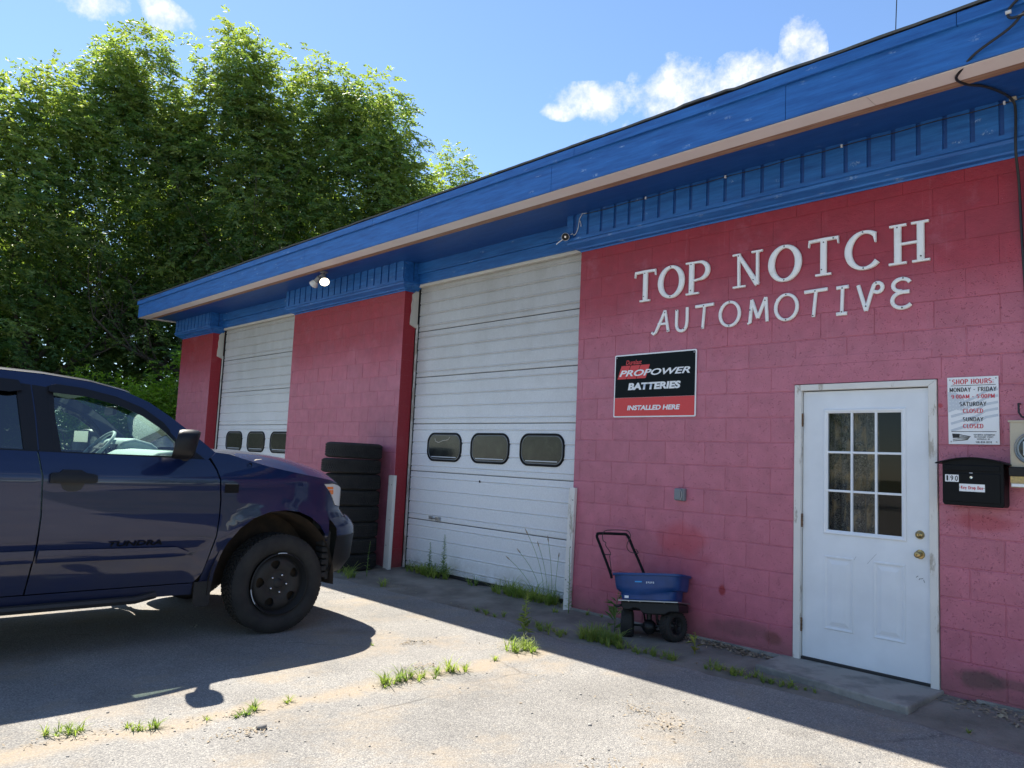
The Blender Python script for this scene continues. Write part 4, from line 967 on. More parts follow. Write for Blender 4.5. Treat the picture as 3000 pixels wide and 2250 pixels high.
for i, ch in enumerate('190'):
    x = 1.118+.0275*i; t = obj('number_tile', box(bmesh.new(), x, x+.0262, -.1358, -.1344, 1.381, 1.428), 'white_print', mb)
    obj('digit', text_fit(ch, x+(.0045 if ch != '1' else .008), x+.0218-(0 if ch != '1' else .003), 1.387, 1.422, -.1362, bold=.02), 'black_print', t)
kd = obj('label_strip', box(bmesh.new(), 1.202, 1.351, -.1360, -.1344, 1.322, 1.371), 'white_print', mb)
obj('lettering', serif_text('Key Drop Box', 1.212, 1.341, 1.338, .019, -.1364, thick=.22, thin=.10), 'red_print', kd)
for x in (1.207, 1.346): obj('dot', lathe(bmesh.new(), [(0, -.1366), (.0028, -.1366), (.0028, -.136)], 'y', (x, 0, 1.347), 8), 'black_print', kd)

# electricity meter ------------------------------------------------------------------
mt = thing('electricity_meter', 'beige electricity meter box with round glass at the right edge', 'meter', (1.61, 0, 1.36))
obj('meter_box', box(bmesh.new(), 1.485, 1.755, -.10, -.002, 1.362, 1.782), 'tan', mt, bev=.008)
obj('box_lip', box(bmesh.new(), 1.478, 1.762, -.106, -.002, 1.776, 1.788), 'tan', mt, bev=.002)
cxm = 1.615
obj('meter_face', lathe(bmesh.new(), [(0, -.118), (.078, -.118), (.080, -.112), (.090, -.108), (.090, -.101)], 'y', (cxm, 0, 1.608), 30), 'grey_print', mt, smooth=40)
obj('meter_ring', lathe(bmesh.new(), [(.088, -.101), (.090, -.120), (.097, -.124), (.104, -.118), (.104, -.101)], 'y', (cxm, 0, 1.608), 30), 'steel', mt, smooth=40)
obj('glass_dome', lathe(bmesh.new(), [(.088, -.12), (.084, -.165), (.07, -.182), (.0, -.188)], 'y', (cxm, 0, 1.608), 30), 'glass', mt, smooth=40)
obj('meter_disc', lathe(bmesh.new(), [(.050, -.1195), (.076, -.1195)], 'y', (cxm, 0, 1.608), 30), 'dark', mt)
obj('meter_plate', box(bmesh.new(), cxm-.05, cxm+.05, -.130, -.119, 1.565, 1.652), 'white_print', mt)
obj('meter_display', box(bmesh.new(), cxm-.035, cxm+.035, -.132, -.1296, 1.620, 1.640), 'greybox', mt)
obj('seal_cover', box(bmesh.new(), 1.482, 1.60, -.125, -.098, 1.432, 1.492), 'black', mt, bev=.006)
obj('brass_tag', box(bmesh.new(), 1.488, 1.60, -.110, -.0995, 1.392, 1.434), 'brass', mt)
obj('meter_label', box(bmesh.new(), 1.492, 1.62, -.1035, -.0995, 1.368, 1.386), 'white_print', mt)
tag(obj('wall_hook', tube(bmesh.new(), [(1.525, -.004, 1.900), (1.526, -.05, 1.898), (1.53, -.06, 1.84), (1.545, -.062, 1.812), (1.58, -.064, 1.805), (1.70, -.064, 1.803)], .006, 8), 'wire'), 'black hooked rod on the wall above the meter box', 'hook')
# outlet
ou = thing('outlet_box', 'grey covered outdoor outlet low on the pink wall', 'outlet', (-1.035, 0, 1.105))
obj('outlet_base', box(bmesh.new(), -1.082, -.984, -.040, -.003, 1.107, 1.214), 'greybox', ou, bev=.006)
obj('outlet_cover', box(bmesh.new(), -1.078, -1.012, -.062, -.039, 1.110, 1.211), 'greybox', ou, bev=.012)
obj('cover_arc', tube(bmesh.new(), [(-1.012, -.060, 1.205), (-.998, -.058, 1.18), (-.996, -.058, 1.15), (-1.010, -.060, 1.115)], .003, 6), 'steel', ou)

# security camera ------------------------------------------------------------------
sc_ = thing('security_camera', 'small white security camera with black lens under the eave', 'camera', (-2.40, YB, 3.70))
bm = bmesh.new(); d = Vector((.55, -.75, -.25)).normalized(); c0 = Vector((-2.395, -.16, 3.690))
def cyl(bm, p, q, r0, r1=None, seg=20): return tube(bm, [p, q], [r0, r1 if r1 is not None else r0], seg)
obj('camera_body', cyl(bm, c0-d*.06, c0+d*.03, .036, .040), 'white_print', sc_, smooth=40)
obj('lens_face', cyl(bmesh.new(), c0+d*.0305, c0+d*.038, .037), 'black', sc_, smooth=40)
obj('lens', cyl(bmesh.new(), c0+d*.0385, c0+d*.041, .010), 'chrome', sc_, smooth=40)
obj('antenna', tube(bmesh.new(), [c0-d*.02+Vector((-.03, 0, -.01)), c0+Vector((-.13, -.0, -.055))], .0045, 8), 'white_print', sc_)
obj('bracket', tube(bmesh.new(), [c0-d*.04, c0-d*.04+Vector((0, .045, .02))], .010, 8), 'white_print', sc_)
tag(obj('camera_cable', tube(bmesh.new(), [(-2.36, -.125, 3.715), (-2.335, -.125, 3.722), (-2.315, -.125, 3.700), (-2.285, -.125, 3.715), (-2.262, -.125, 3.76), (-2.252, -.125, 3.82), (-2.235, -.125, 3.835), (-2.225, -.125, 3.80), (-2.222, -.125, 3.775)], .0035, 6), 'wwire'), 'thin white cord looping from the security camera up to the soffit', 'cord')
tag(obj('camera_cable', tube(bmesh.new(), [(-2.252, -.125, 3.82), (-2.245, -.125, 3.86), (-2.205, -.13, 3.905), (-2.15, -.125, 3.900)], .0035, 6), 'wwire'), 'short white cord stub clipped under the soffit above the camera', 'cord')
pts = [(-2.17+.06*i, -.128, 3.893-.006*math.sin(i*.35)**2) for i in range(65)]
sw = tag(obj('string_cable', tube(bmesh.new(), pts, .0035, 6), 'wire'), 'thin dark cable strung along the top of the blue frieze', 'cable')
for x in (-1.42, -.58, .42, 1.50): obj('clip', box(bmesh.new(), x-.006, x+.006, -.136, -.122, 3.882, 3.904), 'white_print', sw)

# floodlight ---------------------------------------------------------------------------
fl = thing('floodlight', 'twin bulb floodlight hanging under the blue soffit with one bulb lit', 'light', (-6.9, -.40, 3.92))
def glow():
    m, nt, b = newmat('lit_lamp_face'); b.inputs['Emission Color'].default_value = (1, .86, .62, 1); b.inputs['Emission Strength'].default_value = 1.6; b.inputs['Base Color'].default_value = (.8, .78, .7, 1); return m
M['glow'] = glow(); M['lampglass'] = pm('frosted_bulb', (.70, .71, .70), .25)
bx_, by_, bz_ = -6.75, -.45, 3.922
obj('lamp_base', lathe(bmesh.new(), [(0, 0), (.055, 0), (.055, -.02), (.02, -.03), (0, -.03)], 'z', (bx_, by_, bz_), 20), 'greybox', fl, smooth=40)
for dv, p0, mm in ((Vector((-.80, -.10, -.58)), Vector((bx_-.05, by_, bz_-.03)), 'lampglass'), (Vector((.66, -.28, -.70)), Vector((bx_+.02, by_-.01, bz_-.03)), 'glow')):
    dv = dv.normalized(); p1 = p0+dv*.15; p2 = p1+dv*.075
    obj('lamp_arm', tube(bmesh.new(), [p0, p0+dv*.05, p0+dv*.06, p1], [.014, .016, .034, .036], 16), 'greybox', fl, smooth=40)
    obj('bulb', tube(bmesh.new(), [p1, p1+dv*.03, p2], [.030, .052, .066], 20, cap=False), 'lampglass', fl, smooth=40)
    obj('bulb_face', tube(bmesh.new(), [p2, p2+dv*.010, p2+dv*.014], [.066, .052, .01], 20), mm, fl, smooth=40)

# service cable at the right of the eave ------------------------------------------------
def fromhit(u, v, y):                      # helper used only to read cable bends off the eave plane
    return None
cabl = [(1.96, YF-.05, 4.262), (1.80, YF-.045, 4.215), (1.715, YF-.04, 4.16), (1.695, YF-.04, 4.115), (1.72, YF-.05, 4.08), (1.79, YF-.06, 4.075), (1.84, YF-.06, 4.09), (1.835, YF-.05, 4.10), (1.78, YF-.05, 4.092), (1.70, YF-.035, 4.03), (1.52, YF-.02, 3.95), (1.42, YF+.05, 3.906), (1.37, YF+.13, 3.897), (1.39, YF+.26, 3.905), (1.46, -.42, 3.91), (1.52, -.27, 3.905), (1.555, -.16, 3.88), (1.565, -.14, 3.80), (1.56, -.135, 3.55), (1.555, -.05, 3.35), (1.56, -.03, 3.0), (1.572, -.02, 2.6), (1.585, -.02, 2.2), (1.60, -.02, 1.79)]
def smooth_pts(P, k=5):
    P = [Vector(p) for p in P]; out = []
    for i in range(len(P)-1):
        p0, p1, p2, p3 = P[max(0, i-1)], P[i], P[i+1], P[min(len(P)-1, i+2)]
        for j in range(k):
            t = j/k; out.append(.5*((2*p1)+(p2-p0)*t+(2*p0-5*p1+4*p2-p3)*t*t+(3*p1-p0-3*p2+p3)*t**3))
    return out+[P[-1]]
sv = thing('service_cable', 'black service cable drooping across the eave down to the meter', 'cable', (1.56, -.1, 2.0))
obj('cable', tube(bmesh.new(), smooth_pts(cabl), .0085, 8), 'wire', sv, smooth=True)
obj('cable_clamp', tube(bmesh.new(), [(1.86, YF-.06, 4.232), (2.06, YF-.10, 4.33)], [.016, .022], 8), 'wwire', sv)
obj('cable_clamp', tube(bmesh.new(), [(1.79, YF-.055, 4.215), (1.90, YF-.06, 4.245)], .009, 8), 'wwire', sv)
for p in ((1.70, YF-.045, 4.125), (1.845, YF-.062, 4.085)): obj('tape_wrap', lathe(bmesh.new(), [(0, -.016), (.012, -.014), (.012, .014), (0, .016)], 'x', p, 10), 'wwire', sv)
obj('cable_clip', box(bmesh.new(), 1.535, 1.575, -.165, -.14, 3.885, 3.905), 'tan', sv)
sv2 = tag(obj('service_conduit', tube(bmesh.new(), [(1.625, -.045, 3.55), (1.625, -.045, 2.92)], .032, 14), 'blue', smooth=True), 'blue painted conduit at the top right of the pink wall', 'conduit')
tag(obj('roof_wire', tube(bmesh.new(), smooth_pts([(.95, -.5, 4.28), (.97, -.55, 4.45), (1.02, -.65, 4.75), (1.1, -.8, 5.3)]), .0035, 6), 'wire'), 'thin wire rising from the roof edge into the sky', 'wire')

# ================================================================== TYRE STACK
def tyre_bm(R0, Wd_, rim, seed, tread=True, seg=56):
    """axis z, centred at height 0"""
    h = Wd_/2
    prof = [(rim, -h*.62), (rim+.012, -h*.80), (rim+.05, -h*.98), (R0-.055, -h), (R0-.022, -h*.90), (R0-.006, -h*.76)]
    prof2 = [(r, -z) for r, z in prof[::-1]]
    bm = bmesh.new(); lathe(bm, prof, 'z', (0,0,0), seg); lathe(bm, prof2, 'z', (0,0,0), seg)
    lathe(bm, [(R0-.010, -h*.77), (R0-.010, h*.77)], 'z', (0,0,0), seg)
    lathe(bm, [(rim, h*.62), (rim, -h*.62)], 'z', (0,0,0), seg)
    if tread:
        n = 64; rows = [(-.74, -.48, 0, .62), (-.42, -.15, .5, .5), (-.10, .10, .1, .4), (.15, .42, .6, .5), (.48, .74, .2, .62)]
        for a, b, off, fill in rows:
            for k in range(n):
                t0 = (k+off)/n*2*math.pi; t1 = t0+fill/n*2*math.pi+.012; sl = .035*(1 if (a+b) > 0 else -1)
                q = []
                for rr in (R0-.011, R0):
                    for t, z in ((t0, a), (t1, a), (t1+sl, b), (t0+sl, b)): q.append(bm.verts.new((rr*math.cos(t), rr*math.sin(t), z*h)))
                bm.faces.new(q[4:8])
                for i in range(4): bm.faces.new((q[i], q[(i+1) % 4], q[4+(i+1) % 4], q[4+i]))
    return bm
tm = tyre_bm(.365, .192, .20, 1); tme = bpy.data.meshes.new('tyre'); bmesh.ops.recalc_face_normals(tm, faces=tm.faces[:]); tm.to_mesh(tme); tm.free(); tme.materials.append(M['rubber']); tme.shade_smooth(); tme.set_sharp_from_angle(angle=R(35))
tpos = [(-5.77, -.385, 0), (-5.775, -.39, .3), (-5.77, -.385, .7), (-5.775, -.385, 1.9), (-5.77, -.39, 2.2), (-5.765, -.385, .2), (-5.79, -.40, 1.1), (-5.772, -.385, 2.6)]
ordn = ['lowest', 'second from the bottom', 'third from the bottom', 'fourth from the bottom', 'fifth from the bottom', 'third from the top', 'second from the top', 'topmost']
for k, (x, y, a) in enumerate(tpos):
    o = bpy.data.objects.new('tyre', tme); COL.objects.link(o); o.location = (x, y, -.05+.098+.197*k); o.rotation_euler = (R(.5*math.sin(k*2)), R(.5*math.cos(k*3)), a); o.scale = (1-.006*(k % 3), 1-.006*(k % 3), 1.035)
    if k == 6: o.scale = (1.035, 1.035, .96)
    tag(o, 'worn black tyre, %s of the stack against the pier' % ordn[k], 'tyre', 'tyres stacked against the pier')

# ================================================================== BROADCAST SPREADER
# local frame: axle along x, push handle side +y, up z; the machine stands askew on the sloping dirt
sp = thing('broadcast_spreader', 'black and blue push spreader standing by the pink wall', 'spreader', (-1.123, -.296, -.055))
sp.rotation_euler = (R(-10), R(-5), R(17))
def spo(name, bm, m, parent=sp, **k): return obj(name, bm, m, parent, world=False, **k)
def hop(levels, n=44, pw=4.5):
    bm = bmesh.new(); pr = None
    for (hx, hy, z) in levels:
        cur = []
        for i in range(n):
            a = 2*math.pi*i/n; ca, sa = math.cos(a), math.sin(a); r = (abs(ca)**pw+abs(sa)**pw)**(-1/pw)
            zz = z+(.018*math.cos(a*2)+.012*math.cos(a)) if .36 < z < .395 else z
            cur.append(bm.verts.new((.018+hx*r*ca, hy*r*sa, zz)))
        if pr:
            for k in range(n): bm.faces.new((pr[k], pr[(k+1) % n], cur[(k+1) % n], cur[k]))
        pr = cur
    return bm
spo('hopper', hop([(.20, .13, .308), (.238, .155, .312), (.245, .16, .345), (.248, .163, .372), (.262, .168, .382), (.285, .18, .395), (.292, .190, .425), (.300, .198, .50), (.302, .200, .508), (.316, .213, .510), (.318, .214, .528), (.312, .208, .529), (.300, .195, .520), (.286, .185, .45), (.2, .12, .36), (.02, .02, .34)]), 'hopper', smooth=42)
spo('hopper_decal', box(bmesh.new(), -.165, -.130, -.1645, -.158, .322, .342), 'white_print')
bm = bmesh.new()
for i in range(5): box(bm, .040+.015*i, .046+.015*i, -.2005, -.194, .444+.003*(i % 2), .460)
spo('worn_lettering', bm, 'chip')
bm = box(bmesh.new(), -.06, .0, -.2002, -.194, .452, .462); spo('paint_smear', bm, M['sky_smear'] if 'sky_smear' in M else 'chip')
spo('deck_plate', box(bmesh.new(), -.215, .305, -.185, .16, .296, .306), 'steel', bev=.002)
spo('gear_housing', prism(bmesh.new(), [(-.205, .295), (.288, .295), (.300, .285), (.302, .225), (.22, .222), (.18, .200), (.02, .198), (-.01, .205), (-.045, .238), (-.09, .244), (-.13, .226), (-.185, .230), (-.205, .255)], -.15, .12, 'y'), 'black', bev=.008)
for x in (-.12, -.02, .19): spo('rivet', lathe(bmesh.new(), [(0, -.006), (.007, -.004), (.007, .006)], 'y', (x, -.186, .298), 8), 'steel')
spo('side_lever', prism(bmesh.new(), [(-.25, .262), (-.20, .272), (-.20, .252), (-.245, .240)], -.17, -.13, 'y'), 'black', bev=.003)
spo('axle', tube(bmesh.new(), [(-.20, 0, .108), (.20, 0, .108)], .010, 10), 'dark')
spo('gear_case', lathe(bmesh.new(), [(0, -.055), (.035, -.05), (.060, -.02), (.064, .0), (.060, .02), (.035, .05), (0, .055)], 'x', (.0, -.01, .098), 24), 'black', smooth=40)
spo('gear_band', lathe(bmesh.new(), [(.060, -.006), (.069, -.005), (.069, .005), (.060, .006)], 'z', (.0, -.01, .095), 24), 'black', smooth=40)
spo('shaft', tube(bmesh.new(), [(0, -.01, .15), (0, -.01, .205)], .022, 12), 'black')
spo('frame_leg', tube(bmesh.new(), smooth_pts([(.075, -.03, .20), (.078, -.03, .165), (.095, -.035, .130), (.135, -.03, .105), (.165, -.02, .10)]), .011, 8), 'black', smooth=True)
spo('frame_leg', tube(bmesh.new(), smooth_pts([(.052, .03, .20), (.052, .03, .17), (.06, .02, .145), (.07, .0, .12)]), .010, 8), 'black', smooth=True)
spo('rear_stand', tube(bmesh.new(), smooth_pts([(-.10, .13, .21), (-.10, .19, .10), (-.10, .22, .07), (.10, .22, .07), (.10, .19, .10), (.10, .13, .21)]), .009, 8), 'dark', smooth=True)
def wheel_bm(r, w):
    h = w/2; bm = bmesh.new()
    lathe(bm, [(r*.52, -h*.6), (r*.58, -h*.92), (r*.78, -h), (r*.93, -h*.80), (r*.985, -h*.45), (r, 0), (r*.985, h*.45), (r*.93, h*.80), (r*.78, h), (r*.58, h*.92), (r*.52, h*.6), (r*.52, -h*.6)], 'x', (0,0,0), 40)
    n = 34
    for k in range(n):
        for u, v, o in ((-.74, -.40, 0), (-.34, -.03, .5), (.03, .34, 0), (.40, .74, .5)):
            t0 = 2*math.pi*(k+o)/n; t1 = t0+.11; kk = .985 if abs(u+v) > .9 else 1.0
            q = [bm.verts.new((z*h, rr*math.cos(t), rr*math.sin(t))) for rr in (r*.93*kk, r*1.018*kk) for t, z in ((t0, u), (t1, u), (t1, v), (t0, v))]
            bm.faces.new(q[4:8]); [bm.faces.new((q[i], q[(i+1) % 4], q[4+(i+1) % 4], q[4+i])) for i in range(4)]
    return bm
for s, xx, yaw in ((-1, -.200, 18), (1, .205, -28)):
    mt_ = Matrix.Translation((xx, 0, .116)) @ Matrix.Rotation(R(yaw), 4, 'Z')
    b_ = wheel_bm(.127, .105); b_.transform(mt_)
    wo_ = spo('wheel', b_, 'rubber', smooth=35)
    hb = bmesh.new()
    for q in (-1, 1):
        lathe(hb, [(0, q*.036), (.014, q*.036), (.018, q*.024), (.040, q*.014), (.055, q*.030), (.061, q*.032)], 'x', (0,0,0), 24)
        for k in range(5):
            a = 2*math.pi*k/5; tube(hb, [(q*.024, .016*math.cos(a), .016*math.sin(a)), (q*.024, .056*math.cos(a), .056*math.sin(a))], .006, 6)
    hb.transform(mt_); obj('hub', hb, 'black', wo_, world=False)
hp = [(-.395, .10, .50), (-.409, .11, .538), (-.465, .12, .663), (-.523, .12, .796), (-.553, .12, .863), (-.549, .12, .885), (-.525, .12, .897), (-.301, .12, .89), (-.265, .12, .882), (-.239, .12, .852), (-.205, .12, .775), (-.146, .12, .656), (-.094, .11, .545), (-.075, .10, .50)]
spo('push_handle', tube(bmesh.new(), smooth_pts(hp, 4), .0125, 10), 'blackpaint', smooth=True)
w1 = [(-.395, .1, .543), (-.415, .1, .684), (-.41, .1, .722), (-.456, .1, .783), (-.456, .1, .81), (-.479, .1, .825), (-.488, .1, .849), (-.486, .1, .889), (-.45, .1, .922), (-.27, .1, .921), (-.228, .1, .899), (-.218, .1, .86), (-.245, .1, .811), (-.25, .1, .767), (-.22, .1, .729), (-.156, .1, .717), (-.145, .1, .725), (-.168, .1, .757)]
spo('control_wire', tube(bmesh.new(), smooth_pts(w1, 3), .0038, 6), 'wire', smooth=True)
spo('handle_bracket', tube(bmesh.new(), [(-.47, .11, .705), (-.405, .10, .703)], .004, 6), 'wire')

# ================================================================== PICKUP TRUCK
# local frame: f = forward from the front axle (world +y), d = inboard from the near flank (world -x), z = height
TX, TY, TZ = -2.90, -2.85, -.05; TW = 2.02
truck = thing('pickup_truck', 'navy blue crew cab pickup truck parked nose towards the shop', 'truck', (TX-1.01, TY, TZ))
TORG = ORG[truck.name]
def T(f, d, z): return Vector((TX-d, TY+f, TZ+z))
def interp(x, P):
    if x <= P[0][0]: return P[0][1]
    for (a, b), (c, d) in zip(P, P[1:]):
        if x <= c:
            t = (x-a)/(c-a); t = t; return b+(d-b)*t
    return P[-1][1]
def plan(f): return interp(f, [(-9, 0), (.10, .0), (.25, .006), (.40, .022), (.50, .046), (.60, .085), (.68, .135), (.76, .205), (.83, .30), (.88, .42), (.91, .60)])
def Sb(f, z):
    d = plan(f+.085*min(1, max(0, (z-.86)/.08)))
    if z < .95: d += .075*((.95-z)/.6)**2
    if z > 1.12: d += .9*(z-1.12)**2 + (.25*(z-1.2)**2 if z > 1.2 else 0)
    if z < .80: d += .022*min(1, max(0, (.76-z)/.06))
    # flare round the front wheel
    r = math.hypot(f-.03, z-.36); 
    if z > .1 and abs(f) < .75: d -= .014*math.exp(-((r-.60)/.05)**2)
    r2 = math.hypot(f+3.67, z-.36)
    if abs(f+3.67) < .75: d -= .014*math.exp(-((r2-.60)/.05)**2)
    # soft shoulder crease
    d -= .010*math.exp(-((z-1.19)/.03)**2)
    # blunt spear at the top of the fender
    return d
def Sg(f, z):                               # greenhouse above the belt line
    return .066+max(0., z-1.33)*.36+.12*max(0., z-1.33)**2+max(0, (f+.95))*.04*max(0, z-1.33)*4
def inside(poly, x, y):
    c = False; n = len(poly); j = n-1
    for i in range(n):
        xi, yi = poly[i]; xj, yj = poly[j]
        if (yi > y) != (yj > y) and x < (xj-xi)*(y-yi)/(yj-yi)+xi: c = not c
        j = i
    return c
def dens(poly, st):
    out = []
    for i, (a, b) in enumerate(poly):
        c, d = poly[(i+1) % len(poly)]; n = max(1, int(math.hypot(c-a, d-b)/st+.5))
        out += [(a+(c-a)*k/n, b+(d-b)*k/n) for k in range(n)]
    return out
def panel(outline, surf, holes=(), step=.045, th=.018, off=0., tf=None, mirror=False):
    polys = [dens(outline, step)]+[dens(h, step) for h in holes]
    V = []; Eg = []
    for p in polys:
        s = len(V); V += [Vector(q) for q in p]; Eg += [(s+i, s+(i+1) % len(p)) for i in range(len(p))]
    x0 = min(a for a, b in outline); x1 = max(a for a, b in outline); z0 = min(b for a, b in outline); z1 = max(b for a, b in outline)
    def near(x, z):
        for p in polys:
            for a, b in p:
                if (a-x)**2+(b-z)**2 < (step*.45)**2: return True
        return False
    nx = int((x1-x0)/step)+1; nz = int((z1-z0)/step)+1
    for i in range(1, nx):
        for j in range(1, nz):
            x = x0+(x1-x0)*i/nx; z = z0+(z1-z0)*j/nz
            if inside(outline, x, z) and not any(inside(h, x, z) for h in holes) and not near(x, z): V.append(Vector((x, z)))
    r = delaunay_2d_cdt(V, Eg, [], 0, 1e-6)
    vo, fo = r[0], r[2]
    fs = []
    for f in fo:
        cx = sum(vo[i][0] for i in f)/3; cz = sum(vo[i][1] for i in f)/3
        if inside(outline, cx, cz) and not any(inside(h, cx, cz) for h in holes): fs.append(f)
    bm = bmesh.new(); tf = tf or T
    D = (lambda d: TW-d) if mirror else (lambda d: d)
    A = [bm.verts.new(tf(x, D(surf(x, z)-off), z)) for x, z in vo]
    for f in fs: bm.faces.new([A[i] for i in f])
    lv = [v for v in A if not v.link_faces]; 
    be = [e for e in bm.edges if len(e.link_faces) == 1]
    if th:
        sgn = Vector((-1, 0, 0)) if not mirror else Vector((1, 0, 0))
        mp = {}
        for e in be:
            for v in e.verts:
                if v not in mp: mp[v] = bm.verts.new(v.co+sgn*th)
        for e in be: a, b = e.verts; bm.faces.new((a, b, mp[b], mp[a]))
    for v in lv: bm.verts.remove(v)
    return bm
def both(name, m, outline, surf, label=None, **k):
    o = None
    for mir in (False, True):
        q = obj(name, panel(outline, surf, mirror=mir, **k), m, truck, smooth=38)
        if not mir: o = q
    return o
def arcpts(cf, cz, r, a0, a1, n): return [(cf+r*math.cos(R(a0+(a1-a0)*i/n)), cz+r*math.sin(R(a0+(a1-a0)*i/n))) for i in range(n+1)]
# front fender
archF = [(-.455, .37), (-.448, .50), (-.42, .62), (-.375, .73), (-.30, .83), (-.20, .905), (-.07, .952), (.06, .965), (.19, .95), (.30, .905), (.39, .84), (.455, .765), (.485, .70)]
fen = [(-.575, .372)]+archF+[(.50, .70), (.50, .872), (.60, .875), (.80, .885), (.80, .96), (.78, .975), (.66, .975), (.585, .99), (.545, 1.05), (.50, 1.11), (.425, 1.178), (.56, 1.178), (.60, 1.182), (.50, 1.207), (.30, 1.238), (.08, 1.275), (-.11, 1.312), (-.29, 1.360), (-.40, 1.392), (-.50, 1.402), (-.545, 1.36), (-.50, 1.27), (-.478, 1.2), (-.462, 1.05), (-.462, .91), (-.472, .78), (-.492, .68), (-.535, .53)]
both('fender', 'car', fen, Sb)
# doors
sF = [(-.585, .372), (-.548, .50), (-.503, .68), (-.482, .78), (-.473, .91), (-.473, 1.05), (-.489, 1.2), (-.515, 1.27), (-.56, 1.345)]
fd = sF+[(-1.69, 1.36), (-1.662, 1.2), (-1.648, .95), (-1.655, .70), (-1.685, .47), (-1.69, .445), (-.60, .43)][0:]
fd = [(-.60, .435)]+sF[1:]+[(-1.69, 1.362), (-1.66, 1.2), (-1.646, .95), (-1.652, .70), (-1.678, .47), (-1.68, .435)]
d1 = both('front_door', 'car', fd, Sb)
rd = [(-1.69, .435), (-1.688, .47), (-1.662, .70), (-1.656, .95), (-1.67, 1.2), (-1.70, 1.362), (-2.60, 1.372), (-2.60, 1.0), (-2.58, .72), (-2.50, .50), (-2.40, .435)]
both('rear_door', 'car', rd, Sb)
# greenhouse: pillars and roof rail as one skin with window openings
W1 = [(-.70, 1.352), (-.80, 1.475), (-.90, 1.585), (-1.03, 1.675), (-1.21, 1.742), (-1.42, 1.788), (-1.56, 1.800), (-1.615, 1.790), (-1.605, 1.60), (-1.565, 1.352)]
W2 = [(-1.755, 1.360), (-1.783, 1.60), (-1.803, 1.775), (-1.83, 1.808), (-2.15, 1.815), (-2.40, 1.80), (-2.47, 1.76), (-2.50, 1.372)]
rail = [(-.50, 1.402), (-.56, 1.345), (-.62, 1.338), (-2.60, 1.366), (-2.74, 1.37), (-2.76, 1.60), (-2.72, 1.86), (-2.40, 1.895), (-1.96, 1.897), (-1.66, 1.893), (-1.36, 1.868), (-1.14, 1.822), (-.97, 1.752), (-.82, 1.655), (-.68, 1.55), (-.58, 1.47)]
both('cab_side', 'car', rail, Sg, holes=(W1, W2), step=.04, th=.03)
# black door-frame applique round the windows and B pillar
both('window_trim', 'black', [(-.66, 1.345), (-.79, 1.49), (-.885, 1.60), (-1.02, 1.693), (-1.20, 1.762), (-1.42, 1.808), (-1.60, 1.820), (-1.64, 1.805), (-1.625, 1.60), (-1.585, 1.345)], Sg, holes=([(-.715, 1.362), (-.81, 1.475), (-.91, 1.58), (-1.035, 1.668), (-1.212, 1.734), (-1.42, 1.778), (-1.555, 1.789), (-1.60, 1.782), (-1.59, 1.60), (-1.552, 1.362)],), step=.05, th=.02, off=.004)
both('window_trim', 'black', [(-1.730, 1.352), (-1.758, 1.60), (-1.778, 1.79), (-1.81, 1.828), (-2.15, 1.836), (-2.42, 1.82), (-2.49, 1.77), (-2.52, 1.362)], Sg, holes=([(-1.770, 1.372), (-1.798, 1.60), (-1.816, 1.765), (-1.835, 1.796), (-2.15, 1.803), (-2.395, 1.79), (-2.455, 1.755), (-2.485, 1.382)],), step=.05, th=.02, off=.004)
both('pillar_panel', 'black', [(-1.575, 1.358), (-1.612, 1.60), (-1.635, 1.800), (-1.728, 1.808), (-1.703, 1.60), (-1.682, 1.362)], Sg, step=.06, th=.006, off=.003)
both('pillar_panel', 'black', [(-1.690, 1.362), (-1.711, 1.60), (-1.736, 1.808), (-1.790, 1.812), (-1.765, 1.60), (-1.738, 1.365)], Sg, step=.06, th=.006, off=.003)
both('belt_strip', 'black', [(-.60, 1.334), (-.60, 1.350), (-1.688, 1.371), (-1.688, 1.353)], Sg, step=.1, th=.012, off=.008)
both('belt_strip', 'black', [(-1.70, 1.353), (-1.70, 1.371), (-2.60, 1.378), (-2.60, 1.361)], Sg, step=.1, th=.012, off=.008)
both('sail_panel', 'black', [(-.585, 1.345), (-.66, 1.352), (-.80, 1.352), (-.80, 1.475), (-.755, 1.468), (-.64, 1.39)], Sg, step=.08, th=.01, off=.007)
gl = both('side_window', 'carglass', [(-.705, 1.355), (-.80, 1.475), (-.90, 1.585), (-1.03, 1.675), (-1.21, 1.742), (-1.42, 1.788), (-1.56, 1.800), (-1.615, 1.790), (-1.605, 1.60), (-1.565, 1.355)], Sg, step=.12, th=0, off=-.012)
both('side_window', 'carglass_dark', W2, Sg, step=.12, th=0, off=-.012)
# rain guards
both('rain_guard', 'black', [(-.835, 1.545), (-.88, 1.605), (-1.02, 1.703), (-1.20, 1.772), (-1.42, 1.815), (-1.585, 1.827), (-1.63, 1.81), (-1.632, 1.775), (-1.60, 1.764), (-1.40, 1.756), (-1.19, 1.710), (-1.03, 1.645), (-.92, 1.57), (-.87, 1.53)], Sg, step=.05, th=.012, off=.026)
both('rain_guard', 'black', [(-1.785, 1.765), (-1.81, 1.832), (-2.15, 1.842), (-2.42, 1.82), (-2.42, 1.76), (-2.15, 1.762), (-1.86, 1.748)], Sg, step=.07, th=.012, off=.026)
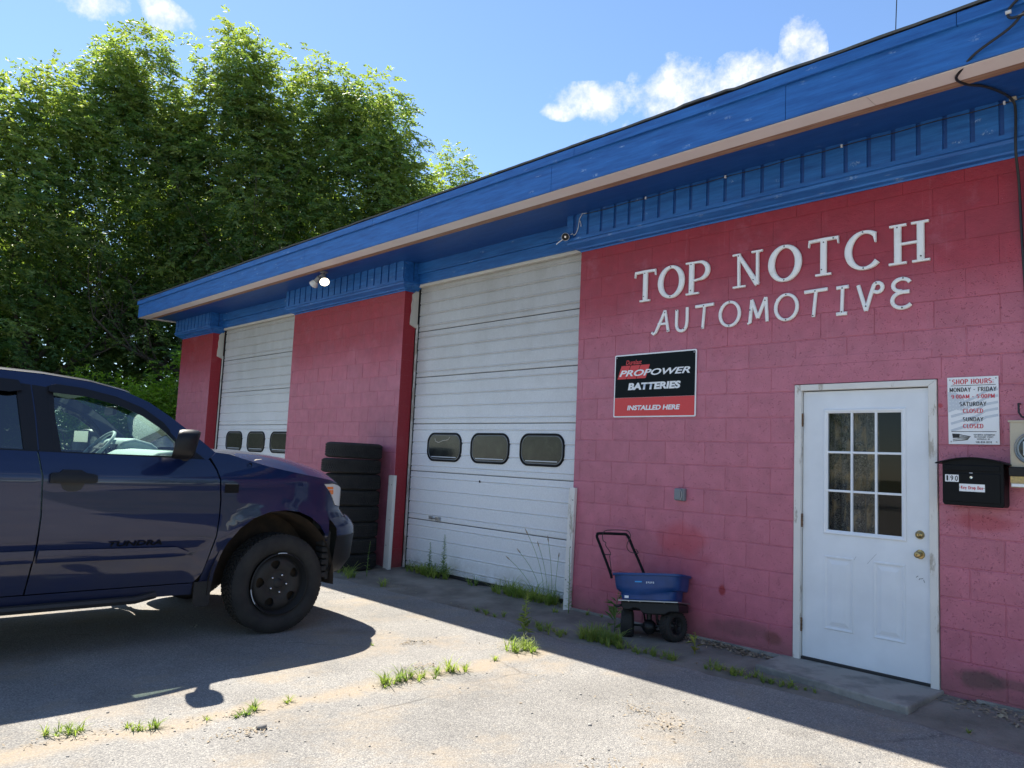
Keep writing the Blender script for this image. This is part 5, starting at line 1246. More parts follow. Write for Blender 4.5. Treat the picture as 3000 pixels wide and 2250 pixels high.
# rocker, step bar and bed
both('rocker_panel', 'car', [(-.60, .345), (-.60, .428), (-2.62, .428), (-2.70, .345)], Sb, step=.08, th=.06)
both('bed_side', 'car', [(-2.78, .37), (-2.78, 1.28), (-4.93, 1.30), (-4.95, .50), (-4.60, .46), (-4.35, .40)]+[(-3.67+.575*math.cos(R(a)), .36+.61*math.sin(R(a))) for a in (-0, 20, 40, 60, 80, 100, 120, 140, 160, 180)][::-1][::-1]*0+[(-4.22, .40), (-4.18, .62), (-4.05, .82), (-3.86, .94), (-3.67, .965), (-3.48, .94), (-3.29, .82), (-3.16, .62), (-3.12, .40), (-3.1, .37)], Sb, step=.07)
both('cab_rear_corner', 'car', [(-2.61, .435), (-2.615, 1.372), (-2.755, 1.375), (-2.765, .40), (-2.70, .372)], Sb, step=.08)
def mould_s(f, z): return Sb(f, z)-.016*max(0, 1-abs((z-.675)/.05)**3)
both('door_moulding', 'car', [(-.655, .662), (-.76, .706), (-1.30, .716), (-1.640, .722), (-1.645, .638), (-.80, .634), (-.70, .64)], mould_s, step=.03, th=.012, off=.008)
both('door_moulding', 'car', [(-1.665, .722), (-2.50, .722), (-2.46, .642), (-1.668, .640)], mould_s, step=.04, th=.012, off=.008)
# door handles
def handle(f0, f1, z):
    bm = bmesh.new(); fc = (f0+f1)/2; h = (f1-f0)/2
    def S(f, zz): return Sb(f, zz)
    t = panel([(f0, z-.030), (f0, z+.022), (f0+.012, z+.030), (fc-.085, z+.034), (fc-.065, z+.052), (fc+.045, z+.052), (fc+.07, z+.034), (f1-.012, z+.024), (f1, z+.016), (f1, z-.026), (f1-.015, z-.034), (f0+.012, z-.036)], S, step=.03, th=.03, off=.030)
    return t
o = obj('door_handle', handle(-1.625, -1.342, 1.197), 'black', truck, smooth=35, bev=.005)
o = obj('door_handle', handle(-2.56, -2.28, 1.200), 'black', truck, smooth=35, bev=.005)
obj('handle_recess_shade', panel([(-1.54, 1.12), (-1.56, 1.165), (-1.41, 1.165), (-1.43, 1.12), (-1.46, 1.105), (-1.51, 1.105)], Sb, step=.03, th=0, off=.002), 'dark', truck)  # flat dark patch on the skin paints the shade below the handle
obj('fuel_flap_decal', panel([(-.445, 1.10), (-.445, 1.165), (-.335, 1.165), (-.335, 1.10)], Sb, step=.06, th=.002, off=.003), 'blackpaint', truck)
# badge
bt = text_bm('TUNDRA', 1, bold=.03, shear=.15)
xs = [v.co.x for v in bt.verts]; zs = [v.co.z for v in bt.verts]
for v in bt.verts:
    f = -1.225+(v.co.x-min(xs))/(max(xs)-min(xs))*.36; z = .728+(v.co.z-min(zs))/(max(zs)-min(zs))*.036; v.co = T(f, Sb(f, z)-.006, z)
obj('door_badge', bt, 'blackpaint', truck)
# antenna base on fender
obj('antenna_base', lathe(bmesh.new(), [(0, -.012), (.014, -.010), (.018, .004)], 'x', T(-.245, Sb(-.245, 1.315)-.004, 1.315), 12), 'black', truck)
# mirrors
for mir in (False, True):
    mx_ = (lambda d: TW-d) if mir else (lambda d: d)
    bm = bmesh.new(); lv = []
    secs = [(-.745, .84), (-.765, .97), (-.81, 1.0), (-.87, .98), (-.895, .93), (-.90, .90)]
    for f, s in secs:
        cz, cd = 1.452, -.165; pr = []
        for k in range(20):
            a = 2*math.pi*k/20; ca, sa = math.cos(a), math.sin(a); r = (abs(ca)**3.4+abs(sa)**3.4)**(-1/3.4)
            pr.append(bm.verts.new(T(f+.02*(sa*r)+.36*.115*s*r*ca, mx_(cd+.115*s*r*ca), cz+.108*s*r*sa-(.0))))
        if lv:
            for k in range(20): bm.faces.new((lv[k], lv[(k+1) % 20], pr[(k+1) % 20], pr[k]))
        else: bm.faces.new(pr)
        lv = pr
    bm.faces.new(lv[::-1])
    mo = obj('wing_mirror', bm, 'black', truck, smooth=50)
    gm = bmesh.new(); gm.faces.new([gm.verts.new(T(-.9035+.36*sx*.095, mx_(-.165+sx*.095), 1.452+sz*.085)) for sx, sz in ((-1, -1), (1, -1), (1, 1), (-1, 1))]); obj('mirror_glass', gm, 'chrome', mo)
    obj('mirror_arm', tube(bmesh.new(), [T(-.80, mx_(-.10), 1.375), T(-.74, mx_(.02), 1.375), T(-.70, mx_(.08), 1.38)], [.045, .035, .03], 10), 'black', mo, smooth=True)
# hood
bm = bmesh.new(); fs_ = [-.50, -.40, -.25, -.10, .05, .2, .35, .5, .60, .68, .74, .78, .82]
ez = [(-.50, 1.402), (-.40, 1.392), (-.29, 1.360), (-.11, 1.312), (.08, 1.275), (.30, 1.238), (.50, 1.207), (.62, 1.172), (.76, 1.12), (.9, 1.04)]
tz = [(-.50, 1.425), (-.25, 1.430), (-.08, 1.420), (.1, 1.397), (.3, 1.360), (.5, 1.305), (.62, 1.255), (.70, 1.21), (.76, 1.165), (.82, 1.10)]
rows = []
for f in fs_:
    ze = interp(f, ez); zt_ = interp(f, tz); de = Sb(f, ze)-.002; n = 28; row = []
    for i in range(n+1):
        u = i/n; d = de+(TW-2*de)*u; e = min(u, 1-u)*2
        z = ze+(zt_-ze)*(1-(1-min(1, e*2.2))**2.2)-.018*math.exp(-((e-1)/.3)**2)*0-.010*math.exp(-((e-.62)/.08)**2)
        ff = f+(.10*max(0, (f-.5)/.4))*(1-(1-e)**2)
        row.append(bm.verts.new(T(ff, d, z)))
    rows.append(row)
for a, b in zip(rows, rows[1:]):
    for k in range(len(a)-1): bm.faces.new((a[k], a[k+1], b[k+1], b[k]))
low = [bm.verts.new(v.co-Vector((0, 0, .02))) for v in rows[-1]]
for k in range(len(low)-1): bm.faces.new((rows[-1][k], rows[-1][k+1], low[k+1], low[k]))
obj('hood', bm, 'car', truck, smooth=40)
obj('cowl', prism(bmesh.new(), [(TY-.50, TZ+1.40), (TY-.62, TZ+1.40), (TY-.64, TZ+1.34), (TY-.50, TZ+1.36)], TX-TW+.10, TX-.10, 'x'), 'black', truck)
# front end: plan-curved bands
def fz_(u):   # plan outline as (f,d) for u 0..1 across the nose
    P = [(.50, .046), (.60, .085), (.68, .135), (.76, .205), (.83, .30), (.88, .42), (.91, .60), (.93, 1.01)]
    Q = P+[(f, TW-d) for f, d in P[:-1][::-1]]
    return Q
def band(levels, dmin=0, dmax=99, push=0):
    bm = bmesh.new(); Q = [q for q in fz_(0)]; pr = None
    for z, o, s in levels:
        cur = []
        for f, d in Q:
            c = (d-1.01); cur.append(bm.verts.new(T(f+o+push, 1.01+c*(1+s), z)))
        if pr:
            for k in range(len(cur)-1): bm.faces.new((pr[k], pr[k+1], cur[k+1], cur[k]))
        pr = cur
    return bm
obj('bumper_valance', band([(.415, -.10, -.04), (.43, -.02, -.008), (.52, .045, .012), (.70, .065, .016), (.735, .070, .018)]), 'black', truck, smooth=30)
obj('bumper', band([(.735, .070, .018), (.745, .070, .018), (.80, .066, .016), (.850, .035, .006), (.885, .00, -.004), (.886, -.10, -.08)]), 'car', truck, smooth=30)
obj('bumper_crease', band([(.736, .0735, .0195), (.742, .0735, .0195)]), 'dark', truck)
obj('grille', band([(.885, -.08, -.09), (.90, -.07, -.10), (1.07, -.09, -.10), (1.10, -.11, -.11)]), 'dark', truck)
for k in range(4): obj('grille_bar', band([(.93+.04*k, -.064, -.12), (.945+.04*k, -.064, -.12)]), 'chrome', truck)
# headlamps: side return on the flank and the face across the nose
hl = [(.430, 1.172), (.56, 1.172), (.64, 1.155), (.72, 1.13), (.78, 1.08), (.79, 1.0), (.76, .978), (.68, .978), (.595, .992), (.55, 1.055), (.503, 1.112)]
both('headlight', 'clear', hl, Sb, step=.035, th=.02, off=.004)
both('amber_reflector', 'orange', [(.462, 1.150), (.548, 1.150), (.553, 1.128), (.482, 1.128)], Sb, step=.03, th=.001, off=.0062)
both('amber_reflector', 'orange', [(.490, 1.122), (.553, 1.122), (.556, 1.085), (.525, 1.085)], Sb, step=.03, th=.001, off=.0062)
# windscreen, roof, rear glass
def cab_sheet(pts, inset, n=14, crown=.02):
    bm = bmesh.new(); rows = []
    for f, d, z in pts:
        rows.append([bm.verts.new(T(f, d+(TW-2*d)*i/n, z+crown*math.sin(math.pi*i/n))) for i in range(n+1)])
    for a, b in zip(rows, rows[1:]):
        for k in range(n): bm.faces.new((a[k], a[k+1], b[k+1], b[k]))
    return bm
edge = [(-.56, 1.43), (-.68, 1.55), (-.82, 1.655), (-.97, 1.752), (-1.10, 1.81)]
bm = bmesh.new(); n = 16; rows = []
for (f, z), bow in zip([(-.50, 1.40)]+edge, (.16, .14, .12, .10, .08, .06)):
    d0 = Sg(f, z)+.035; rows.append([bm.verts.new(T(f+bow*math.sin(math.pi*i/n)**.8*.9, d0+(TW-2*d0)*i/n, z+.012*math.sin(math.pi*i/n))) for i in range(n+1)])
for a, b in zip(rows, rows[1:]):
    for k in range(n): bm.faces.new((a[k], a[k+1], b[k+1], b[k]))
obj('windscreen', bm, 'carglass', truck, smooth=True)
bm = bmesh.new(); rows = []
for f, z, bow in ((-1.10, 1.81, .05), (-1.14, 1.822, .04), (-1.36, 1.868, .02), (-1.66, 1.893, 0), (-1.96, 1.897, 0), (-2.40, 1.895, 0), (-2.72, 1.86, 0)):
    d0 = Sg(f, z); rows.append([bm.verts.new(T(f+bow*math.sin(math.pi*i/n)**.8, d0-.004+(TW-2*d0+.008)*i/n, z+(.052*math.sin(math.pi*i/n)**.6 if 0 < i < n else 0))) for i in range(n+1)])
for a, b in zip(rows, rows[1:]):
    for k in range(n): bm.faces.new((a[k], a[k+1], b[k+1], b[k]))
obj('roof', bm, 'car', truck, smooth=60)
obj('headliner', cab_sheet([(-1.15, .32, 1.80), (-1.4, .34, 1.84), (-2.7, .36, 1.84)], 0, crown=.01), 'cabin', truck)
bm = bmesh.new(); rows = []
for d in (.14, TW-.14): pass
bm.faces.new([bm.verts.new(T(f, d, z)) for f, d, z in ((-2.755, .16, 1.40), (-2.755, TW-.16, 1.40), (-2.735, TW-.30, 1.80), (-2.735, .30, 1.80))])
obj('rear_window', bm, 'carglass_dark', truck)
bm = bmesh.new(); box(bm, TX-TW+.10, TX-.10, TY-2.765, TY-2.735, TZ+.45, TZ+1.40); box(bm, TX-TW+.28, TX-.28, TY-2.76, TY-2.73, TZ+1.79, TZ+1.87); obj('cab_back', bm, 'car', truck)
# bed floor, tailgate, lamps, rear bumper
bm = bmesh.new(); box(bm, TX-TW+.06, TX-.06, TY-4.93, TY-2.79, TZ+.74, TZ+.78); box(bm, TX-TW+.05, TX-.05, TY-2.80, TY-2.775, TZ+.6, TZ+1.24); obj('bed', bm, 'black', truck)
obj('tailgate', box(bmesh.new(), TX-TW+.10, TX-.10, TY-4.965, TY-4.93, TZ+.66, TZ+1.29), 'car', truck, bev=.01)
for d in (.01, TW-.11): obj('tail_lamp', box(bmesh.new(), TX-d-.095, TX-d, TY-4.972, TY-4.90, TZ+.82, TZ+1.16), 'sign_red', truck, bev=.01)
obj('rear_bumper', box(bmesh.new(), TX-TW+.04, TX-.04, TY-5.09, TY-4.96, TZ+.46, TZ+.64), 'chrome', truck, bev=.03)
# underside, frame, inner arches
bm = bmesh.new(); box(bm, TX-TW+.16, TX-.16, TY-2.72, TY-.60, TZ+.345, TZ+.42); box(bm, TX-TW+.45, TX-.45, TY-4.9, TY+.70, TZ+.40, TZ+.52); box(bm, TX-TW+.5, TX-.5, TY-.5, TY+.6, TZ+.5, TZ+1.1)
obj('chassis', bm, 'dark', truck)
obj('step_bar', tube(bmesh.new(), [T(-.86, .09, .365), T(-1.0, .06, .345), T(-2.3, .06, .345), T(-2.5, .10, .365)], .028, 8), 'dark', truck, smooth=True)
for mir in (False, True):
    for cf in (.03, -3.67):
        bm = bmesh.new(); pr = None
        for d, r in ((.03, .595), (.12, .575), (.40, .56)):
            cur = [bm.verts.new(T(cf+r*.90*math.cos(R(a)), TW-d if mir else d, .36+r*math.sin(R(a)))) for a in range(-2, 183, 8)]
            if pr:
                for k in range(len(cur)-1): bm.faces.new((pr[k], pr[k+1], cur[k+1], cur[k]))
            pr = cur
        c = bm.verts.new(T(cf, TW-.40 if mir else .40, .36))
        for k in range(len(pr)-1): bm.faces.new((pr[k], pr[k+1], c))
        obj('wheel_arch_liner', bm, 'arch', truck, smooth=50)
    D = (lambda d: TW-d) if mir else (lambda d: d)
    bm = bmesh.new()     # ribbed liner flap between tyre and bumper
    for k in range(7): lathe(bm, [(.0, -.004), (.004, 0)], 'z', T(.5, D(.1), .5), 4) if False else box(bm, *sorted((T(0, D(.05), 0).x, T(0, D(.17), 0).x)), TY+.455, TY+.515-.004*abs(k-3), TZ+.40+.052*k, TZ+.44+.052*k)
    box(bm, *sorted((T(0, D(.06), 0).x, T(0, D(.30), 0).x)), TY+.50, TY+.53, TZ+.38, TZ+.78); obj('liner_flap', bm, 'rubber', truck, bev=.006)
    obj('mud_flap', prism(bmesh.new(), [(TY-.47, TZ+.44), (TY-.60, TZ+.44), (TY-.60, TZ+.29), (TY-.575, TZ+.262), (TY-.50, TZ+.255), (TY-.475, TZ+.275)], *sorted((T(0, D(.045), 0).x, T(0, D(.052), 0).x)), 'x'), 'rubber', truck)
# wheels
RT = .39
def truck_wheel(cf, d, out):
    w = thing_part = None
    tb = tyre_bm(RT, .25, .235, 1, seg=64)
    rot = Matrix.Rotation(R(90), 4, 'Y')
    zc = RT-.012
    base = Matrix.Translation(T(cf, d, zc)) @ rot
    tb.transform(base); wo = obj('wheel', tb, 'rubber', truck, smooth=35)
    s = 1 if out > 0 else -1       # outboard is +x for the near side
    rb = bmesh.new(); c = T(cf, d, zc)
    h = lambda v: s*v
    lathe(rb, [(.238, h(.108)), (.243, h(.122)), (.236, h(.126)), (.228, h(.112)), (.222, h(.075)), (.212, h(.065)), (.205, h(.072))], 'x', c, 60)
    # pressed steel face with five openings
    n = 5; outer = arcpts(0, 0, .207, 0, 360, 60)[:-1]; holes = []
    for k in range(n):
        a = R(30+72*k); ca, sa = math.cos(a), math.sin(a)
        hp_ = [(.152+.034*math.cos(t)*1.0, .038*math.sin(t)*(1.0+.35*math.cos(t))) for t in [2*math.pi*i/18 for i in range(18)]]
        holes.append([(x*ca-y*sa, x*sa+y*ca) for x, y in hp_])
    hub = arcpts(0, 0, .040, 0, 360, 18)[:-1]
    def sf_(x, z):
        r = math.hypot(x, z); v = interp(r, [(.04, .088), (.065, .082), (.095, .080), (.115, .090), (.15, .094), (.19, .088), (.21, .072)]); return -v
    pb = panel(outer, sf_, holes=tuple(holes)+(hub,), step=.016, th=0, tf=lambda x, dd, z: Vector((c.x-s*dd, c.y+x, c.z+z)))
    me = bpy.data.meshes.new('t'); pb.to_mesh(me); rb.from_mesh(me); pb.free()
    for hh in holes:
        A = [rb.verts.new((c.x+s*-sf_(x, z), c.y+x, c.z+z)) for x, z in hh]; Bv = [rb.verts.new((c.x+s*(-sf_(x, z)-.028), c.y+x*.97, c.z+z*.97)) for x, z in hh]
        for k in range(len(A)): rb.faces.new((A[k], A[(k+1) % len(A)], Bv[(k+1) % len(A)], Bv[k]))
    obj('rim', rb, 'rim', wo, smooth=40)
    obj('hub_cap', lathe(bmesh.new(), [(.042, h(.086)), (.036, h(.094)), (.02, h(.098)), (0, h(.099))], 'x', c, 24), 'rim', wo, smooth=True)
    bm = bmesh.new(); lathe(bm, [(0, h(.03)), (.205, h(.03)), (.205, h(-.05))], 'x', c, 24); obj('brake_drum', bm, 'arch', wo)
    for k in range(5):
        a = R(66+72*k); cc = c+Vector((0, .070*math.cos(a), .070*math.sin(a)))
        obj('lug_nut', lathe(bmesh.new(), [(.0115, h(.078)), (.0105, h(.098)), (.006, h(.103)), (0, h(.104))], 'x', cc, 8), 'chrome', wo, smooth=True)
    bm = bmesh.new()
    for a0, a1 in ((80, 98), (186, 215)):
        pts = [c+Vector((h(.126), .243*math.cos(R(a0+(a1-a0)*i/6)), .243*math.sin(R(a0+(a1-a0)*i/6)))) for i in range(7)]; tube(bm, pts, .0035, 6)
    obj('rim_highlight', bm, 'grey_print', wo)  # pale arcs paint highlights onto the rim flange
for cf in (.03, -3.67):
    truck_wheel(cf+(.05 if cf > 0 else 0), .150, 1); truck_wheel(cf+(.05 if cf > 0 else 0), TW-.150, -1)
# cabin
def cb(name, poly, d0, d1, m, **k): return obj(name, prism(bmesh.new(), [(TY+f, TZ+z) for f, z in poly], TX-d1, TX-d0, 'x'), m, truck, **k)
cb('dashboard', [(-.52, 1.36), (-.52, .9), (-.98, .9), (-.99, 1.12), (-1.02, 1.22), (-.98, 1.34), (-.90, 1.385), (-.80, 1.40)], .14, 1.18, 'cabin', bev=.03, smooth=40)
cb('instrument_hood', [(-.55, 1.40), (-.55, .9), (-.84, .9), (-.84, 1.22), (-.88, 1.40), (-.86, 1.46), (-.76, 1.485), (-.62, 1.45)], 1.12, 1.86, 'cabin', bev=.03, smooth=40)
cb('gauge_panel', [(-.84, 1.20), (-.895, 1.40), (-.885, 1.43), (-.82, 1.43), (-.82, 1.20)], 1.20, 1.74, 'dark')
for dd in (1.28, 1.42, 1.56): obj('gauge_ring', tube(bmesh.new(), [T(-.885-.02*math.sin(a), dd+.055*math.cos(a), 1.345+.055*math.sin(a)) for a in [2*math.pi*i/20 for i in range(21)]], .005, 6), 'chrome', truck)
for k in range(4): cb('air_vent', [(-1.0-.006*k, 1.235+.022*k), (-1.0-.006*k, 1.25+.022*k), (-.97, 1.25+.022*k), (-.97, 1.235+.022*k)], .42, .60, 'dark')
cb('centre_screen', [(-1.012, 1.20), (-1.00, 1.34), (-.98, 1.34), (-.98, 1.20)], .88, 1.12, 'dark')
sc0 = T(-.96, 1.47, 1.385); ax = Vector((0, -.76, .65)).normalized(); u_ = Vector((1, 0, 0)); v_ = ax.cross(u_)
sw_ = obj('steering_wheel', tube(bmesh.new(), [sc0+.19*(math.cos(a)*u_+math.sin(a)*v_) for a in [2*math.pi*i/32 for i in range(33)]], .015, 8, cap=False), 'cabin', truck, smooth=True)
obj('wheel_boss', tube(bmesh.new(), [sc0-ax*.05, sc0-ax*.01, sc0+ax*.01], [.05, .075, .06], 16), 'seat', sw_, smooth=40)
for a in (0, 180, 270): obj('wheel_spoke', tube(bmesh.new(), [sc0, sc0+.185*(math.cos(R(a))*u_+math.sin(R(a))*v_)], .016, 8), 'seat', sw_)
for d0 in (.22, 1.12):
    cb('front_seat', [(-1.45, .72), (-1.45, .84), (-1.95, .86), (-2.08, 1.42), (-2.18, 1.44), (-2.16, .70)], d0, d0+.66, 'seat', bev=.05, smooth=50)
    cb('head_restraint', [(-2.10, 1.45), (-2.12, 1.63), (-2.22, 1.64), (-2.20, 1.45)], d0+.20, d0+.46, 'seat', bev=.03)
cb('rear_seat', [(-2.3, .72), (-2.3, .86), (-2.6, .88), (-2.66, 1.44), (-2.73, 1.44), (-2.73, .72)], .2, 1.82, 'seat', bev=.05)
cb('cabin_floor', [(-.55, .46), (-.55, .52), (-2.72, .52), (-2.72, .46)], .12, 1.9, 'dark')
for mir in (0, 1):
    a = (.085, .13) if not mir else (TW-.13, TW-.085)
    cb('door_trim', [(-.66, .55), (-.66, 1.325), (-1.62, 1.335), (-1.62, .55)], *a, 'cabin')
obj('inside_mirror', box(bmesh.new(), TX-1.13, TX-.89, TY-1.02, TY-.99, TZ+1.66, TZ+1.73), 'black', truck, bev=.01)
obj('mirror_stem', tube(bmesh.new(), [T(-1.0, 1.01, 1.70), T(-.93, 1.01, 1.78)], .008, 6), 'black', truck)
obj('windscreen_sticker', box(bmesh.new(), TX-.42, TX-.34, TY-.615, TY-.61, TZ+1.415, TZ+1.455), 'chip', truck)

# ================================================================== GRASS, WEEDS, LITTER
def blades(spots, kind='blade', seed=1):
    """spots: (x, y, radius_x, radius_y, n, height); each blade is a bent tapered strip of 2 quads + tip"""
    rg = np.random.default_rng(seed); V = []; F = []
    for (cx, cy, rx, ry, n, h) in spots:
        nt_ = max(1, n//11); hearts = []
        for _ in range(nt_):
            a = rg.uniform(0, 2*math.pi); q = math.sqrt(rg.uniform()); hearts.append((cx+rx*q*math.cos(a), cy+ry*q*math.sin(a), rg.uniform(.55, 1.25)))
        for _ in range(int(n*1.15)):
            hx, hy, hs = hearts[rg.integers(nt_)]; a = rg.uniform(0, 2*math.pi); q = rg.uniform()
            x, y = hx+.010*q*math.cos(a), hy+.010*q*math.sin(a)
            z0 = GZ-.004 if y < edge_y(x)-.02 else dirt_z(x, y)-.003
            hh = h*hs*rg.uniform(.45, 1.25)*(1.1-.3*q); lean = rg.uniform(.25, 1.25)*hh; d = a+rg.normal(0, .5)
            w = rg.uniform(.0016, .0030)*(1+h*2.2); dx, dy = math.cos(d), math.sin(d); nx, ny = -dy*w, dx*w
            s = len(V)
            for t, ww in ((0, .8), (.4, 1.), (.75, .7)):
                px_, py_ = x+dx*lean*t*t, y+dy*lean*t*t; pz_ = z0+hh*(t-.25*t*t)
                V += [(px_-nx*ww, py_-ny*ww, pz_), (px_+nx*ww, py_+ny*ww, pz_)]
            V.append((x+dx*lean, y+dy*lean, z0+hh*.76-.2*lean*.3))
            F += [s, s+1, s+3, s, s+3, s+2, s+2, s+3, s+5, s+2, s+5, s+4, s+4, s+5, s+6]
    return np_mesh('grass', V, F, 3)
rg = np.random.default_rng(11)
joint = [(-1.49, -4.62, .07, .10, 120, .07), (-1.40, -4.36, .05, .10, 35, .05), (-1.36, -4.26, .05, .09, 70, .06), (-1.33, -4.0, .03, .05, 14, .05), (-1.29, -3.84, .05, .10, 60, .06), (-1.32, -3.70, .04, .06, 50, .06), (-1.32, -3.48, .04, .05, 30, .055),
    (-1.30, -2.68, .07, .16, 150, .10), (-1.31, -2.84, .06, .08, 60, .08), (-1.28, -2.50, .07, .12, 60, .07), (-1.28, -2.28, .06, .10, 90, .10), (-1.24, -2.9, .03, .03, 12, .05), (-1.36, -1.80, .04, .06, 30, .05), (-1.47, -1.47, .12, .13, 300, .10), (-1.72, -1.30, .06, .05, 25, .05), (-2.20, -2.35, .02, .02, 10, .05)]
stuff('joint_grass', blades(joint, seed=2), 'blade', 'green grass tufts growing along the sandy joint in the asphalt', 'grass')
strip_ = [(-2.86+.05*i, edge_y(-2.86+.05*i)+.03+.03*math.sin(i), .05, .035, 20, .07) for i in range(8)]
strip_ += [(-2.05+.1*i, edge_y(-2.05+.1*i)+.10, .09, .08, 55, .085) for i in range(5)]
strip_ += [(-1.50+.055*i, -.66+.02*math.sin(i*2), .07, .12, 110, .13) for i in range(7)]
strip_ += [(-1.12, -.68, .06, .05, 40, .09)] + [(-.92+.07*i, -.70+.01*i, .06, .05, 45, .085) for i in range(5)] + [(-.30+.08*i, -.66+.006*i, .06, .05, 50, .075) for i in range(8)] + [(.35, -.62, .05, .04, 30, .05), (.5, -.6, .05, .04, 25, .04), (1.36, -.62, .04, .05, 14, .04)]
strip_ += [(-3.25, .06, .25, .06, 230, .19), (-2.95, .03, .25, .07, 260, .22), (-2.6, .05, .15, .06, 150, .20), (-3.9, .11, .1, .04, 45, .13), (-4.62, .08, .30, .07, 330, .19), (-5.02, .10, .14, .06, 90, .15), (-5.15, -.70, .12, .10, 70, .17), (-5.35, -.62, .15, .12, 80, .15), (-4.42, -.72, .05, .05, 40, .13), (-2.3, -.16, .1, .06, 30, .08), (-1.9, -.05, .2, .03, 30, .06)]
stuff('verge_grass', blades(strip_, seed=3), 'blade', 'ragged green grass along the dirt strip at the foot of the wall', 'grass')
def weed(name, label, x, y, h, n, spread, m='weed', leaf=.05, seed=0, lean=(0, 0), head=False):
    z0 = dirt_z(x, y) if y > -.9 else GZ
    t = thing(name, label, 'weed', (x, y, z0)); rg = np.random.default_rng(seed); V = []; F = []
    def pos(t_): return Vector((x+lean[0]*t_*t_, y+lean[1]*t_*t_, z0+h*t_))
    obj('stem', tube(bmesh.new(), [pos(i/6) for i in range(7)], [.004*(1.2-.8*i/6) for i in range(7)], 6), m, t)
    for i in range(n):
        t_ = .08+.92*i/n; p = pos(t_); a = rg.uniform(0, 6.28); el = rg.uniform(.1, .9); l = leaf*(1.25-t_)*rg.uniform(.7, 1.2)*spread
        d = Vector((math.cos(a)*math.cos(el), math.sin(a)*math.cos(el), math.sin(el))); s = d.cross(Vector((0, 0, 1))).normalized()*l*.13
        q = [p, p+d*l*.5+s, p+d*l-Vector((0, 0, l*.2)), p+d*l*.5-s]; k = len(V); V += [tuple(v) for v in q]; F += [k, k+1, k+2, k, k+2, k+3]
    obj('leaves', np_mesh('leaves', V, F, 3), m, t)
    return t
weed('tall_weed', 'bushy weed spire growing at the foot of the garage door, taller of two', -4.42, .10, .52, 150, 1.0, leaf=.07, seed=1)
weed('tall_weed', 'shorter weed spire left of the taller one by the garage door', -4.72, .12, .40, 110, .9, leaf=.07, seed=2)
weed('tall_weed', 'lone sunlit weed stalk at the end of the asphalt joint', -1.80, -1.12, .38, 110, 1.0, m='blade', leaf=.085, seed=3, lean=(.03, 0))
weed('tall_weed', 'leafy dark weed in front of the spreader wheel', -1.45, -.36, .40, 20, 1.5, leaf=.11, seed=4, lean=(.03, .02))
weed('yellow_sprout', 'small yellow leaved sprout right of the spreader', -.60, -.42, .17, 12, 1.3, m='yellowleaf', leaf=.10, seed=5)
weed('tall_weed', 'thin feathery weed beside the narrow leaning board', -2.19, -.14, .62, 70, .45, leaf=.10, seed=6, lean=(-.03, .02))
weed('tall_weed', 'thin dry weed beside the tyre stack', -5.10, -.52, .42, 30, .6, leaf=.08, seed=8, lean=(.04, 0))
for i, (x, y, h, lx, ly) in enumerate(((-2.75, .10, .66, -.22, -.05), (-2.70, .10, .55, -.12, -.03), (-2.62, .08, .62, -.03, -.05), (-2.80, .10, .45, -.30, -.02), (-2.58, .08, .48, .06, -.03), (-2.9, .10, .36, -.38, 0))):
    t = thing('seeding_grass_stalk', ['longest leftward bent', 'middle', 'upright', 'low bent', 'short right leaning', 'lowest arching'][i]+' grass stalk with a dark seed head by the garage door', 'grass stalk', (x, y, dirt_z(x, y)), 'seeding grass stalks at the garage door')
    pts = [Vector((x+lx*s*s, y+ly*s*s, dirt_z(x, y)+h*s)) for s in [k/8 for k in range(9)]]
    obj('stalk', tube(bmesh.new(), pts, .0022, 5), 'weed', t); obj('seed_head', tube(bmesh.new(), [pts[-1], pts[-1]+(pts[-1]-pts[-2])*.35, pts[-1]+(pts[-1]-pts[-2])*.8], [.003, .007, .002], 6), 'straw', t)
def litter(n, area, size, seed, m):
    rg = np.random.default_rng(seed); V = []; F = []
    for _ in range(n):
        k = rg.integers(len(area)); cx, cy, rx, ry = area[k]; x = cx+rg.normal()*rx; y = cy+rg.normal()*ry
        y = min(y, .0)
        z = (GZ if y < edge_y(x)-.02 else dirt_z(x, y))+.002+rg.uniform(0, .010); a = rg.uniform(0, 6.28); l = size*rg.uniform(.5, 1.3); w = l*rg.uniform(.2, .5)
        d = Vector((math.cos(a), math.sin(a), rg.normal()*.25)); s = Vector((-math.sin(a), math.cos(a), rg.normal()*.3)); c = Vector((x, y, z)); q = len(V)
        V += [tuple(c-d*l), tuple(c+s*w), tuple(c+d*l), tuple(c-s*w)]; F += [q, q+1, q+2, q, q+2, q+3]
    return np_mesh('litter', V, F, 3)
stuff('leaf_litter', litter(900, [(-.68, -.06, .16, .05), (-.45, -.08, .2, .04), (-.25, -.10, .2, .05), (1.35, -.12, .18, .06), (1.7, -.2, .15, .05)], .020, 3, 'straw'), 'straw', 'dry brown leaves piled along the foot of the pink wall', 'leaf litter')
stuff('dead_grass_litter', litter(1300, [(-1.3, -2.7, .05, .16), (-1.45, -4.6, .05, .12), (-1.3, -3.9, .05, .25), (-4.4, -.6, .16, .06), (-2.9, -.75, .2, .03), (-.2, -.62, .5, .04), (.25, -1.95, .08, .10), (.42, -2.85, .08, .12), (.85, -2.8, .08, .10), (-.02, -1.9, .07, .07), (-2.1, -2.05, .05, .06), (-1.5, -1.55, .1, .06), (-1.0, -3.9, .05, .09), (-1.5, -2.4, .04, .06), (0, -2.5, 1.2, .9)], .012, 4, 'straw'), 'straw', 'scattered dead grass bits and chips on the asphalt', 'debris')
rg = np.random.default_rng(5); bm = bmesh.new()
